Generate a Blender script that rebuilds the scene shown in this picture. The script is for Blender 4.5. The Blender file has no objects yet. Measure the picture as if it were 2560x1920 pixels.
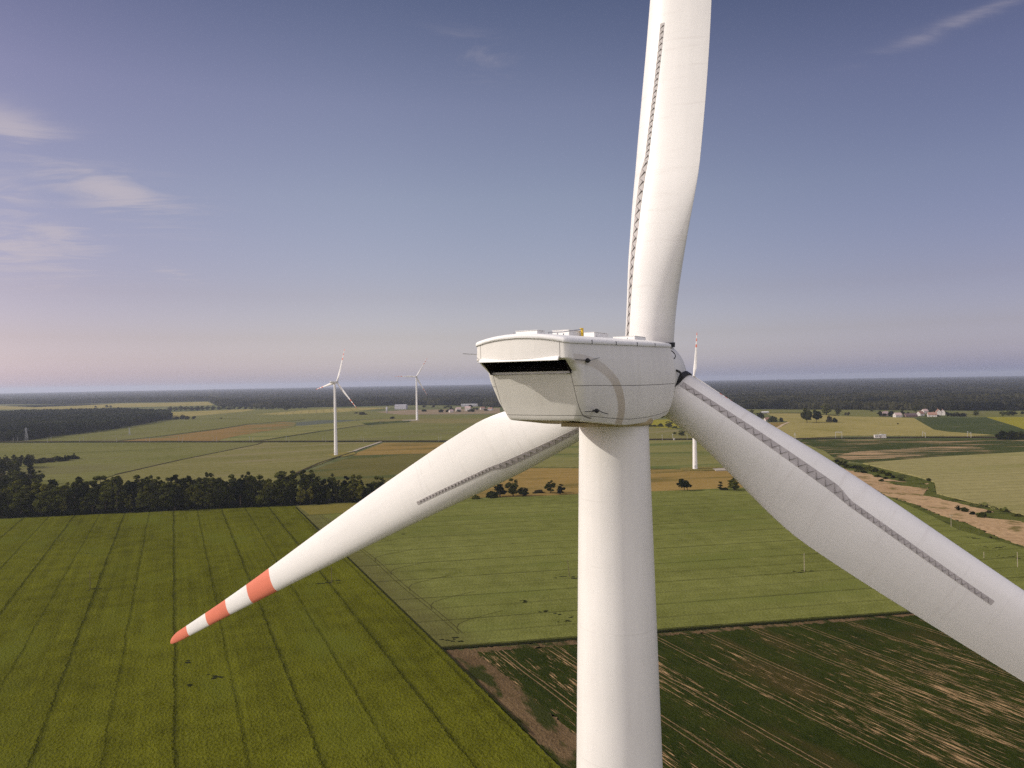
import bpy, bmesh, math, random
import numpy as np
from mathutils import Vector, Matrix

random.seed(7)
rng = np.random.default_rng(11)
scene = bpy.context.scene
COL = scene.collection
R = math.radians

# ------------------------------------------------------------------ camera
CAM_H = 92.0
FPX, CX, CY = 1829.0, 1280.0, 960.0          # survey of the photograph: focal length in its own pixels
PITCH, ROLL = R(-0.24), R(0.985)
c_f = np.array([0, math.cos(PITCH), math.sin(PITCH)])
c_r0 = np.array([1.0, 0, 0])
c_u0 = np.cross(c_r0, c_f)
c_r = math.cos(ROLL) * c_r0 - math.sin(ROLL) * c_u0
c_u = math.cos(ROLL) * c_u0 + math.sin(ROLL) * c_r0


def W(x, y, z=0.0):
    """surveyed image point -> place on the ground (height z)"""
    v = ((x - CX) / FPX) * c_r - ((y - CY) / FPX) * c_u + c_f
    t = (z - CAM_H) / v[2]
    return (v[0] * t, v[1] * t)


def dist(x, y):
    p = W(x, y)
    return math.hypot(*p)


def metres(px, x, y):
    return px / FPX * W(x, y)[1]


CURV0, REARTH = 4000.0, 7.4e6


def gz(r):
    return -np.maximum(0.0, np.asarray(r) - CURV0) ** 2 / (2 * REARTH)


# ------------------------------------------------------------------ object helpers
def put(o, parent=None):
    COL.objects.link(o)
    if parent is not None:
        o.parent = parent
    return o


def tag(o, label=None, cat=None, group=None, kind=None):
    if label: o['label'] = label
    if cat: o['category'] = cat
    if group: o['group'] = group
    if kind: o['kind'] = kind
    return o


def empty(name, loc, rz=0.0):
    o = bpy.data.objects.new(name, None)
    o.location = loc
    o.rotation_euler = (0, 0, rz)
    o.empty_display_size = 1.0
    return put(o)


def mesh(name, verts, faces, mats, mi=None, smooth=False):
    me = bpy.data.meshes.new(name)
    me.from_pydata([tuple(map(float, v)) for v in verts], [], [tuple(map(int, f)) for f in faces])
    for m in (mats if isinstance(mats, (list, tuple)) else [mats]):
        me.materials.append(m)
    if mi is not None:
        me.polygons.foreach_set('material_index', np.asarray(mi, dtype=np.int32))
    if smooth:
        me.polygons.foreach_set('use_smooth', np.ones(len(me.polygons), dtype=bool))
    me.update()
    return me


def np_mesh(name, verts, faces, mats, smooth=False):
    """all faces the same size, numpy arrays"""
    me = bpy.data.meshes.new(name)
    nv, nf, k = len(verts), len(faces), faces.shape[1]
    me.vertices.add(nv)
    me.vertices.foreach_set('co', np.ascontiguousarray(verts, dtype=np.float32).ravel())
    me.loops.add(nf * k)
    me.loops.foreach_set('vertex_index', np.ascontiguousarray(faces, dtype=np.int32).ravel())
    me.polygons.add(nf)
    me.polygons.foreach_set('loop_start', np.arange(0, nf * k, k, dtype=np.int32))
    me.polygons.foreach_set('use_smooth', np.full(nf, smooth, dtype=bool))
    for m in (mats if isinstance(mats, (list, tuple)) else [mats]):
        me.materials.append(m)
    me.update(calc_edges=True)
    me.validate()
    return me


def ob(name, me, parent=None, loc=None):
    o = bpy.data.objects.new(name, me)
    if loc is not None:
        o.location = loc
    return put(o, parent)


class MB:
    """collects simple shapes into ONE mesh"""
    def __init__(s):
        s.v, s.f, s.m, s.mats = [], [], [], []

    def mat(s, m):
        if m not in s.mats:
            s.mats.append(m)
        return s.mats.index(m)

    def add(s, verts, faces, m):
        k = len(s.v); i = s.mat(m)
        s.v += [tuple(v) for v in verts]
        for f in faces:
            s.f.append(tuple(k + j for j in f)); s.m.append(i)

    def box(s, c, d, m, rz=0.0):
        x, y, z = [q / 2 for q in d]
        vs = []
        ca, sa = math.cos(rz), math.sin(rz)
        for dz in (-z, z):
            for dx, dy in ((-x, -y), (x, -y), (x, y), (-x, y)):
                vs.append((c[0] + dx * ca - dy * sa, c[1] + dx * sa + dy * ca, c[2] + dz))
        s.add(vs, [(3, 2, 1, 0), (4, 5, 6, 7), (0, 1, 5, 4), (1, 2, 6, 5), (2, 3, 7, 6), (3, 0, 4, 7)], m)

    def tube(s, pts, rads, m, n=8, cap=True):
        rings = []
        P = [Vector(p) for p in pts]
        if not hasattr(rads, '__len__'):
            rads = [rads] * len(P)
        for i, p in enumerate(P):
            t = (P[min(i + 1, len(P) - 1)] - P[max(i - 1, 0)]).normalized()
            a = t.orthogonal().normalized() if abs(t.z) < .999 else Vector((1, 0, 0))
            a = (Vector((0, 0, 1)).cross(t)).normalized() if abs(t.z) < .9 else Vector((1, 0, 0)) - t * t.x
            a.normalize()
            b = t.cross(a)
            rings.append([p + (a * math.cos(2 * math.pi * k / n) + b * math.sin(2 * math.pi * k / n)) * rads[i] for k in range(n)])
        vs = [q for r_ in rings for q in r_]
        fs = []
        for i in range(len(P) - 1):
            for k in range(n):
                k2 = (k + 1) % n
                fs.append((i * n + k, i * n + k2, (i + 1) * n + k2, (i + 1) * n + k))
        if cap:
            fs.append(tuple(range(n))[::-1])
            fs.append(tuple((len(P) - 1) * n + k for k in range(n)))
        s.add(vs, fs, m)

    def build(s, name, parent=None, smooth=False, loc=None):
        return ob(name, mesh(name, s.v, s.f, s.mats, s.m, smooth), parent, loc)


# ------------------------------------------------------------------ node helpers
def new_mat(name):
    m = bpy.data.materials.new(name)
    m.use_nodes = True
    nt = m.node_tree
    nt.nodes.clear()
    return m, nt


class NT:
    def __init__(s, nt):
        s.nt = nt

    def n(s, t, **kw):
        nd = s.nt.nodes.new(t)
        for k, v in kw.items():
            setattr(nd, k, v)
        return nd

    def l(s, a, b):
        s.nt.links.new(a, b)

    def val(s, sock, v):
        if hasattr(v, 'is_output') or isinstance(v, bpy.types.NodeSocket):
            s.l(v, sock)
        else:
            sock.default_value = v

    def math(s, op, a, b=None, c=None, clamp=False):
        nd = s.n('ShaderNodeMath', operation=op, use_clamp=clamp)
        s.val(nd.inputs[0], a)
        if b is not None: s.val(nd.inputs[1], b)
        if c is not None: s.val(nd.inputs[2], c)
        return nd.outputs[0]

    def noise(s, vec, scale, detail=3.0, rough=.55, dim='3D'):
        nd = s.n('ShaderNodeTexNoise', noise_dimensions=dim)
        if vec is not None: s.l(vec, nd.inputs['Vector'])
        nd.inputs['Scale'].default_value = scale
        nd.inputs['Detail'].default_value = detail
        nd.inputs['Roughness'].default_value = rough
        return nd.outputs[0]

    def mix(s, fac, a, b, mode='MIX'):
        nd = s.n('ShaderNodeMix', data_type='RGBA', blend_type=mode)
        s.val(nd.inputs[0], fac)
        s.val(nd.inputs[6], a if not isinstance(a, tuple) else a[:3] + (1,))
        s.val(nd.inputs[7], b if not isinstance(b, tuple) else b[:3] + (1,))
        return nd.outputs[2]

    def ramp(s, fac, a, b):
        """smooth 0..1 between a and b"""
        nd = s.n('ShaderNodeMapRange', interpolation_type='SMOOTHSTEP')
        s.val(nd.inputs[0], fac)
        nd.inputs[1].default_value = a
        nd.inputs[2].default_value = b
        return nd.outputs[0]

    def out(s, bsdf):
        o = s.n('ShaderNodeOutputMaterial')
        s.l(bsdf, o.inputs['Surface'])

    def bsdf(s, col, rough=.8, spec=.2, normal=None, **kw):
        b = s.n('ShaderNodeBsdfPrincipled')
        s.val(b.inputs['Base Color'], col if not isinstance(col, tuple) else col[:3] + (1,))
        s.val(b.inputs['Roughness'], rough)
        b.inputs['Specular IOR Level'].default_value = spec
        if normal is not None: s.l(normal, b.inputs['Normal'])
        return b

    def bump(s, h, strength=.5, distance=.3):
        b = s.n('ShaderNodeBump')
        b.inputs['Strength'].default_value = strength
        b.inputs['Distance'].default_value = distance
        s.l(h, b.inputs['Height'])
        return b.outputs[0]

    def pos(s):
        return s.n('ShaderNodeNewGeometry').outputs['Position']

    def rows(s, az, stretch=(1, 1, 1)):
        """position turned so that x runs across the rows and y along them"""
        p = s.pos()
        mp = s.n('ShaderNodeMapping')
        mp.inputs['Rotation'].default_value = (0, 0, R(az))
        s.l(p, mp.inputs['Vector'])
        sep = s.n('ShaderNodeSeparateXYZ')
        s.l(mp.outputs[0], sep.inputs[0])
        return mp.outputs[0], sep.outputs[0], sep.outputs[1]

    def scale(s, vec, sc):
        nd = s.n('ShaderNodeVectorMath', operation='MULTIPLY')
        s.l(vec, nd.inputs[0])
        nd.inputs[1].default_value = sc
        return nd.outputs[0]


def plain(name, col, rough=.6, spec=.3, var=.08, vscale=.8, metallic=0.0):
    m, nt = new_mat(name); t = NT(nt)
    tc = t.n('ShaderNodeTexCoord').outputs['Object']
    nz = t.noise(tc, vscale, 4)
    c = t.mix(t.ramp(nz, .25, .75), tuple(v * (1 - var) for v in col), tuple(min(1, v * (1 + var)) for v in col))
    b = t.bsdf(c, rough, spec)
    b.inputs['Metallic'].default_value = metallic
    t.out(b.outputs[0])
    return m


def field_mat(name, dark, light, az=79.8, tram=0.0, tram_off=0.0, tram_w=.9, tram_pair=0.0, tram_dark=.55, tram_alt=.5,
              bump=.6, grain=1.1, ragged=1.0, soil=None, soil_amt=0.0, soil_col=(.22, .14, .075), blotch=None, edge=None, tram_col=None,
              streak=9.0, row=.75):
    """crop: small tufts, broad patches, wheel tracks along the drilling direction, bare soil streaks"""
    m, nt = new_mat(name); t = NT(nt)
    vec, u, v = t.rows(az)
    fine = t.noise(t.scale(vec, (1, .7, 1)), 1.0 / grain, 3, .6)
    mid = t.noise(vec, .11, 3, .5)
    wide = t.noise(t.scale(vec, (.012, .006, .01)), 1.0, 3, .5)
    rowtone = t.noise(t.scale(vec, (.09, .0022, .01)), 1.0, 2, .6)
    drill = t.noise(t.scale(vec, (.42, .010, .05)), 1.0, 3, .65)
    f = t.math('ADD', t.math('MULTIPLY', fine, .60), t.math('ADD', t.math('MULTIPLY', mid, .35), t.math('ADD', t.math('MULTIPLY', wide, .40), t.math('ADD', t.math('MULTIPLY', rowtone, .16), t.math('MULTIPLY', drill, .30)))))
    f = t.ramp(f, .62, 1.19)
    col = t.mix(f, dark, light)
    if blotch:
        bz = t.noise(t.scale(vec, blotch[1]), 1.0, 3, .55)
        col = t.mix(t.ramp(bz, blotch[2], blotch[3]), col, blotch[0])
    if edge and len(edge) > 5:
        _, eu, _v = t.rows(edge[5])
        wob = t.math('MULTIPLY', t.math('SUBTRACT', mid, .5), edge[3])
        e = t.math('SUBTRACT', 1.0, t.ramp(t.math('ADD', eu, wob), edge[0], edge[1]))
        col = t.mix(t.math('MULTIPLY', e, edge[4]), col, edge[2])
    elif edge:  # a headland of another tint along the boundary u = edge[0]
        wob = t.math('MULTIPLY', t.math('SUBTRACT', mid, .5), edge[3])
        e = t.ramp(t.math('ADD', u, wob), edge[1], edge[0])
        col = t.mix(t.math('MULTIPLY', e, edge[4] if len(edge) > 4 else .8), col, edge[2])
    h = fine
    if soil_amt:
        big = t.noise(t.scale(vec, (.05, .012, .03)), 1.0, 2, .5)
        st = t.noise(t.scale(vec, (1 / row, 1 / streak, 1)), 1.0, 3, .6)
        st2 = t.noise(t.scale(vec, (1 / (row * 4.5), 1 / (streak * 6), 1)), 1.0, 3, .6)
        s_ = t.math('ADD', t.math('MULTIPLY', st, .72), t.math('ADD', t.math('MULTIPLY', st2, .34), t.math('MULTIPLY', big, .40)))
        sm = t.ramp(s_, soil_amt, soil_amt + .07)
        col = t.mix(sm, col, soil_col)
        h = t.math('SUBTRACT', fine, t.math('MULTIPLY', sm, .4))
    if tram:
        wob = t.math('MULTIPLY', t.math('SUBTRACT', t.noise(t.scale(vec, (.03, .03, .03)), 1.0, 3), .5), 1.6)
        uu = t.math('ADD', t.math('ADD', u, tram_off), wob)
        # distance to the nearest wheel track
        k = t.math('DIVIDE', uu, tram)
        fr = t.math('ABSOLUTE', t.math('MULTIPLY', t.math('SUBTRACT', k, t.math('ROUND', k)), tram))
        if tram_pair:
            fr = t.math('ABSOLUTE', t.math('SUBTRACT', fr, tram_pair))
        rag = t.math('MULTIPLY', t.math('SUBTRACT', t.noise(vec, .7, 3, .7), .5), tram_w * 1.5 * ragged)
        d = t.math('ADD', fr, rag)
        tr = t.math('SUBTRACT', 1.0, t.ramp(d, tram_w * .2, tram_w))
        # every other track is fainter, and each one comes and goes
        par = t.math('ABSOLUTE', t.math('SUBTRACT', t.math('MODULO', t.math('ABSOLUTE', t.math('ROUND', k)), 2.0), 0.0))
        amp = t.math('SUBTRACT', 1.0, t.math('MULTIPLY', par, 1 - tram_alt))
        gap = t.ramp(t.noise(t.scale(vec, (.06, .07, .05)), 1.0, 4, .7), .32, .62)
        amp = t.math('MULTIPLY', amp, t.math('ADD', .45, t.math('MULTIPLY', gap, .55)))
        tr = t.math('MULTIPLY', tr, amp)
        col = t.mix(t.math('MULTIPLY', tr, tram_dark), col, tram_col or tuple(c * .28 for c in dark))
        h = t.math('SUBTRACT', h, t.math('MULTIPLY', tr, .8))
    nrm = t.bump(h, bump, .8)
    b = t.bsdf(col, 1.0, .0, nrm)
    t.out(b.outputs[0])
    return m


def leaf_mat(name, dark, light, trans=.25):
    m, nt = new_mat(name); t = NT(nt)
    oi = t.n('ShaderNodeObjectInfo').outputs['Random']
    p = t.n('ShaderNodeTexCoord').outputs['Object']
    nz = t.noise(p, .42, 3, .7)
    f = t.math('ADD', t.math('MULTIPLY', nz, .9), t.math('MULTIPLY', oi, .35))
    col = t.mix(t.ramp(f, .38, .92), dark, light)
    d = t.n('ShaderNodeBsdfDiffuse'); t.l(col, d.inputs[0])
    tr = t.n('ShaderNodeBsdfTranslucent'); t.l(col, tr.inputs[0])
    mx = t.n('ShaderNodeMixShader'); mx.inputs[0].default_value = trans
    t.l(d.outputs[0], mx.inputs[1]); t.l(tr.outputs[0], mx.inputs[2])
    t.out(mx.outputs[0])
    return m


# ------------------------------------------------------------------ render, world, sun, air
scene.render.engine = 'CYCLES'
scene.view_settings.view_transform = 'Standard'
scene.view_settings.look = 'None'
scene.view_settings.gamma = 1.0
scene.view_settings.use_curve_mapping = False
scene.view_settings.exposure = 0.25
scene.cycles.use_denoising = False
scene.cycles.denoising_prefilter = 'ACCURATE'
scene.cycles.denoising_input_passes = 'RGB_ALBEDO_NORMAL'
scene.cycles.max_bounces = 6
scene.cycles.volume_bounces = 2
scene.cycles.transparent_max_bounces = 4

SUN_A, SUN_E = R(88), R(29)
s_dir = Vector((-math.sin(SUN_A) * math.cos(SUN_E), -math.cos(SUN_A) * math.cos(SUN_E), math.sin(SUN_E)))
sl = bpy.data.lights.new('sun', 'SUN')
sl.energy = 2.65
sl.angle = R(0.55)
sl.color = (1.0, .94, .85)
so = bpy.data.objects.new('sun', sl)
so.rotation_euler = s_dir.to_track_quat('Z', 'Y').to_euler()
so.location = (-200, 0, 300)
COL.objects.link(so)


def ang(px, py):
    """surveyed image point -> unit direction"""
    v = ((px - CX) / FPX) * c_r - ((py - CY) / FPX) * c_u + c_f
    v /= np.linalg.norm(v)
    return v


world = bpy.data.worlds.new('World')
scene.world = world
world.use_nodes = True
wn = world.node_tree
wn.nodes.clear()
t = NT(wn)
sky = t.n('ShaderNodeTexSky', sky_type='NISHITA')
sky.sun_disc = False
sky.sun_elevation = SUN_E
sky.sun_rotation = math.atan2(s_dir.x, s_dir.y)
sky.altitude = 150
sky.air_density = 1.0
sky.dust_density = 2.0
sky.ozone_density = 2.0
gdir = t.n('ShaderNodeTexCoord').outputs['Generated']
sep = t.n('ShaderNodeSeparateXYZ'); t.l(gdir, sep.inputs[0])
# summer haze: warm pale near the horizon, violet blue above
el = t.ramp(sep.outputs[2], 0.0, .42)
tint = t.n('ShaderNodeValToRGB')
t.l(t.math('DIVIDE', sep.outputs[2], .5, clamp=True), tint.inputs[0])
SKY_STOPS = [(0.0, (1.80, 1.76, 2.60)), (.035, (1.52, 1.40, 1.88)), (.07, (1.33, 1.16, 1.42)), (.12, (1.18, .955, 1.05)), (.23, (1.10, .83, .84)), (.48, (1.12, .85, .80)), (.70, (1.01, .75, .74)), (.92, (.66, .53, .57)), (1.0, (.62, .50, .55))]
cr = tint.color_ramp
cr.elements[0].position, cr.elements[0].color = SKY_STOPS[0][0], SKY_STOPS[0][1] + (1,)
cr.elements[1].position, cr.elements[1].color = SKY_STOPS[-1][0], SKY_STOPS[-1][1] + (1,)
for ps, cc in SKY_STOPS[1:-1]:
    e = cr.elements.new(ps); e.color = cc + (1,)
skyc = t.mix(1.0, sky.outputs[0], tint.outputs[0], 'MULTIPLY')
# sides dimmed; unseen bright sky added overhead and behind the viewer to fill shade
away = t.math('SUBTRACT', 1.0, t.math('ADD', t.math('MULTIPLY', t.ramp(sep.outputs[0], .02, .66), .34), t.math('MULTIPLY', t.ramp(sep.outputs[0], -.12, -.60), .26)))
aw = t.n('ShaderNodeCombineColor')
t.l(away, aw.inputs[0]); t.l(t.math('POWER', away, 1.05), aw.inputs[1]); t.l(t.math('POWER', away, .72), aw.inputs[2])
skyc = t.mix(1.0, skyc, aw.outputs[0], 'MULTIPLY')
rear = t.math('MULTIPLY', t.ramp(t.math('ADD', t.math('MULTIPLY', sep.outputs[1], -1.0), t.math('MULTIPLY', sep.outputs[0], -.35)), -.15, .5), t.ramp(sep.outputs[2], -.02, .10))
over = t.ramp(sep.outputs[2], .56, .85)
skyc = t.mix(t.math('MULTIPLY', over, .6), skyc, (4.2, 4.1, 4.7))
skyc = t.mix(t.math('MULTIPLY', rear, .85), skyc, (8.4, 7.9, 8.4))
# thin cirrus high up: noise on a level sheet, gathered in a few patches of the sky
zz = t.math('MAXIMUM', sep.outputs[2], .03)
comb = t.n('ShaderNodeCombineXYZ')
t.l(t.math('DIVIDE', sep.outputs[0], zz), comb.inputs[0]); t.l(t.math('DIVIDE', sep.outputs[1], zz), comb.inputs[1])
mp = t.n('ShaderNodeMapping'); mp.inputs['Rotation'].default_value = (0, 0, R(-20)); mp.inputs['Scale'].default_value = (.75, 1.5, 1)
t.l(comb.outputs[0], mp.inputs[0])
wisp = t.n('ShaderNodeTexNoise'); wisp.inputs['Scale'].default_value = 1.9; wisp.inputs['Detail'].default_value = 7
wisp.inputs['Roughness'].default_value = .62; wisp.inputs['Distortion'].default_value = 1.1
t.l(mp.outputs[0], wisp.inputs['Vector'])
mask = None
for (px, py, ax_, ay_, amp) in [(280, 475, .075, .026, .95), (25, 325, .062, .022, .9), (30, 620, .08, .032, .8), (150, 590, .05, .022, .75), (10, 490, .035, .03, .5),
                                (1170, 135, .050, .020, .55), (2440, 36, .085, .008, .42), (430, 680, .03, .008, .4)]:
    d0 = ang(px, py)
    rt = np.array([d0[1], -d0[0], 0]); rt /= np.linalg.norm(rt); up = np.cross(rt, d0)
    tilt = -.22 if px < 1500 else .19
    rt, up = rt * math.cos(tilt) + up * math.sin(tilt), up * math.cos(tilt) - rt * math.sin(tilt)
    dx = t.n('ShaderNodeVectorMath', operation='DOT_PRODUCT'); t.l(gdir, dx.inputs[0]); dx.inputs[1].default_value = rt / ax_
    dy = t.n('ShaderNodeVectorMath', operation='DOT_PRODUCT'); t.l(gdir, dy.inputs[0]); dy.inputs[1].default_value = up / ay_
    q = t.math('ADD', t.math('POWER', dx.outputs[1], 2.0), t.math('POWER', dy.outputs[1], 2.0))
    gss = t.math('MULTIPLY', t.math('EXPONENT', t.math('MULTIPLY', q, -1.0)), amp)
    front = t.n('ShaderNodeVectorMath', operation='DOT_PRODUCT'); t.l(gdir, front.inputs[0]); front.inputs[1].default_value = d0
    gss = t.math('MULTIPLY', gss, t.math('GREATER_THAN', front.outputs[1], 0.0))
    mask = gss if mask is None else t.math('MAXIMUM', mask, gss)
cl = t.math('MULTIPLY', t.ramp(t.math('ADD', wisp.outputs[0], t.math('MULTIPLY', mask, .18)), .47, .74), t.math('POWER', mask, .8))
skyc = t.mix(t.math('MULTIPLY', cl, .60), skyc, (4.3, 3.75, 3.85))
bg = t.n('ShaderNodeBackground')
bg.inputs[1].default_value = 0.119
t.l(skyc, bg.inputs[0])
wo = t.n('ShaderNodeOutputWorld'); t.l(bg.outputs[0], wo.inputs[0])

# camera object
cam = bpy.data.cameras.new('camera')
cam.sensor_width = 36.0
cam.lens = FPX / 2560.0 * 36.0
cam.clip_start = 0.5
cam.clip_end = 90000.0
co = bpy.data.objects.new('camera', cam)
M = Matrix(((c_r[0], c_u[0], -c_f[0], 0), (c_r[1], c_u[1], -c_f[1], 0), (c_r[2], c_u[2], -c_f[2], CAM_H), (0, 0, 0, 1)))
co.matrix_world = M
COL.objects.link(co)
scene.camera = co

# ------------------------------------------------------------------ turbine materials
def white_paint(name, col=(.80, .775, .73), rough=.42, seams=None, var=.04):
    m, nt = new_mat(name); t = NT(nt)
    tc = t.n('ShaderNodeTexCoord').outputs['Object']
    n1 = t.noise(tc, .35, 5, .6)
    n2 = t.noise(t.scale(tc, (3, 3, .25)), 1.0, 4, .6)
    f = t.math('ADD', t.math('MULTIPLY', n1, .6), t.math('MULTIPLY', n2, .4))
    c = t.mix(t.ramp(f, .3, .7), tuple(v * (1 - var * 1.6) for v in col), tuple(min(.9, v * (1 + var)) for v in col))
    fine = t.noise(tc, 22.0, 3, .6)
    if seams: c = seams(t, tc, c)
    b = t.bsdf(t.mix(t.math('MULTIPLY', fine, .05), c, (.45, .42, .38)), rough, .35)
    t.out(b.outputs[0])
    return m


def tower_seams(t, tc, c):
    sp = t.n('ShaderNodeSeparateXYZ'); t.l(tc, sp.inputs[0])
    k = t.math('DIVIDE', sp.outputs[2], 2.43)
    d = t.math('ABSOLUTE', t.math('MULTIPLY', t.math('SUBTRACT', k, t.math('ROUND', k)), 2.43))
    line = t.math('SUBTRACT', 1.0, t.ramp(d, .006, .018))
    gap = t.ramp(t.noise(tc, .9, 2), .42, .6)
    c = t.mix(t.math('MULTIPLY', t.math('MULTIPLY', line, gap), .35), c, (.50, .47, .42))
    # rain streaks running down
    st = t.ramp(t.noise(t.scale(tc, (3.0, 3.0, .06)), 1.0, 3), .58, .75)
    return t.mix(t.math('MULTIPLY', st, .10), c, (.55, .50, .43))


def nacelle_seams(t, tc, c):
    at = t.n('ShaderNodeAttribute', attribute_name='rest').outputs['Vector']
    sp = t.n('ShaderNodeSeparateXYZ'); t.l(at, sp.inputs[0])
    x, y, z = sp.outputs
    side = t.math('GREATER_THAN', t.math('ABSOLUTE', x), 1.40)
    rear = t.math('LESS_THAN', y, -5.0)

    def line(v, w=.011):
        return t.math('SUBTRACT', 1.0, t.ramp(t.math('ABSOLUTE', v), w * .5, w * 1.3))
    l1 = t.math('MULTIPLY', t.math('MULTIPLY', line(t.math('ADD', z, .185)), side), t.math('GREATER_THAN', y, -6.30))
    l2 = line(t.math('ADD', z, 1.13), .010)
    l3 = t.math('MULTIPLY', line(t.math('SUBTRACT', t.math('ABSOLUTE', x), 1.385), .010), rear)
    l = t.math('MAXIMUM', t.math('MAXIMUM', l1, l2), l3, clamp=True)
    # an old curved grime band left on the side panels
    ey = t.math('DIVIDE', t.math('ADD', y, 6.75), 4.15)
    ez = t.math('DIVIDE', t.math('ADD', z, 1.30), 2.08)
    rr = t.math('SQRT', t.math('ADD', t.math('POWER', ey, 2.0), t.math('POWER', ez, 2.0)))
    band = t.math('MULTIPLY', t.ramp(rr, .845, .875), t.math('SUBTRACT', 1.0, t.ramp(rr, .99, 1.005)))
    band = t.math('MULTIPLY', t.math('MULTIPLY', band, side), t.math('GREATER_THAN', y, -6.75))
    band = t.math('MULTIPLY', band, t.math('SUBTRACT', .72, t.math('MULTIPLY', t.ramp(z, -.6, .7), .35)))
    c = t.mix(t.math('MULTIPLY', band, .95), c, (.43, .34, .22))
    # small bolts along the seam are lost at this distance; streaks of dirt below the roof edge
    st = t.ramp(t.noise(t.scale(at, (2.2, 2.2, .10)), 1.0, 3), .55, .75)
    c = t.mix(t.math('MULTIPLY', st, .14), c, (.52, .46, .38))
    return t.mix(t.math('MULTIPLY', l, .85), c, (.06, .05, .045))


M_TOWER = white_paint('tower_paint', (.80, .765, .715), .40, tower_seams)
M_NAC = white_paint('nacelle_gelcoat', (.80, .765, .70), .45, nacelle_seams)
M_ROOF = white_paint('roof_gelcoat', (.82, .80, .76), .5)
def blade_dirt(t, tc, c):
    sp = t.n('ShaderNodeSeparateXYZ'); t.l(tc, sp.inputs[0])
    st = t.noise(t.scale(tc, (.35, .35, 4.2)), 1.0, 4, .65)           # rain streaks run across the chord
    on = t.math('MULTIPLY', t.ramp(sp.outputs[2], 1.0, 4.0), t.math('SUBTRACT', 1.0, t.ramp(sp.outputs[2], 13.0, 20.0)))
    c = t.mix(t.math('MULTIPLY', t.math('MULTIPLY', t.ramp(st, .54, .74), on), .22), c, (.50, .45, .40))
    root = t.math('SUBTRACT', 1.0, t.ramp(t.math('ADD', sp.outputs[2], t.math('MULTIPLY', t.noise(tc, 1.2, 4, .7), 1.6)), 1.6, 3.6))
    return t.mix(t.math('MULTIPLY', root, .28), c, (.42, .36, .33))


M_BLADE = white_paint('blade_gelcoat', (.82, .79, .745), .38, blade_dirt, var=.03)
M_RED = white_paint('warning_red', (.74, .205, .125), .45, var=.06)
M_STRIP = plain('vortex_strip_grey', (.45, .415, .395), .6, var=.10, vscale=1.5)
M_FIN = plain('vortex_fin_grey', (.27, .245, .23), .5, var=.1)
M_BLACK = plain('black_rubber', (.02, .02, .022), .6)
M_DARK = plain('louvre_black', (.018, .013, .010), .8)
M_STEEL = plain('galvanised_steel', (.35, .35, .36), .45, .5)
M_YELLOW = plain('safety_yellow', (.75, .50, .04), .5)
M_BELLY = plain('belly_panel', (.50, .40, .24), .6)  # ochre light reflected from the ground is painted into this colour

# ------------------------------------------------------------------ turbine geometry
TURB = dict(th=31.08, tau=2.645, cone=4.086)
CK, CKv = [1.4, 3.5, 6, 9, 13, 18, 25, 34, 44.3], [2.0743, 2.8744, 3.2032, 3.2802, 3.0372, 2.6487, 2.0584, 1.2643, .6797]
BK, BKv = [1.4, 4, 7, 10, 14, 20, 30, 45], [18.064, 19.641, 21.928, 18.771, 10.0, 3.594, 2.454, 1.953]
XK, XKv = [1.4, 5, 9, 15, 28, 45], [.3374, .3473, .3364, .2936, .2705, .2545]
_SP = {}


def cubic(x, xk, yk):
    """natural cubic spline"""
    key = (id(xk), id(yk))
    if key not in _SP:
        k = np.asarray(xk, float); n = len(k); h = np.diff(k)
        A = np.zeros((n, n)); B = np.zeros((n, n)); A[0, 0] = A[-1, -1] = 1
        for i in range(1, n - 1):
            A[i, i - 1] = h[i - 1]; A[i, i] = 2 * (h[i - 1] + h[i]); A[i, i + 1] = h[i]
            B[i, i - 1] = 6 / h[i - 1]; B[i, i] = -6 / h[i - 1] - 6 / h[i]; B[i, i + 1] = 6 / h[i]
        _SP[key] = (k, np.asarray(yk, float), np.linalg.solve(A, B) @ np.asarray(yk, float))
    k, y, M_ = _SP[key]
    x = min(max(x, k[0]), k[-1])
    i = int(np.clip(np.searchsorted(k, x) - 1, 0, len(k) - 2))
    h = k[i + 1] - k[i]; a = (k[i + 1] - x) / h; b_ = (x - k[i]) / h
    return a * y[i] + b_ * y[i + 1] + ((a**3 - a) * M_[i] + (b_**3 - b_) * M_[i + 1]) * h * h / 6


NAF = 28
AT = np.linspace(0, 2 * np.pi, 2 * NAF, endpoint=False)
AX = (1 + np.cos(AT)) / 2
AYT = 5 * (.2969 * np.sqrt(AX) - .1260 * AX - .3516 * AX**2 + .2843 * AX**3 - .1036 * AX**4) * np.where(AT <= np.pi, 1, -1)
AC = .04 * (1 - (2 * AX - 1) ** 2)


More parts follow.
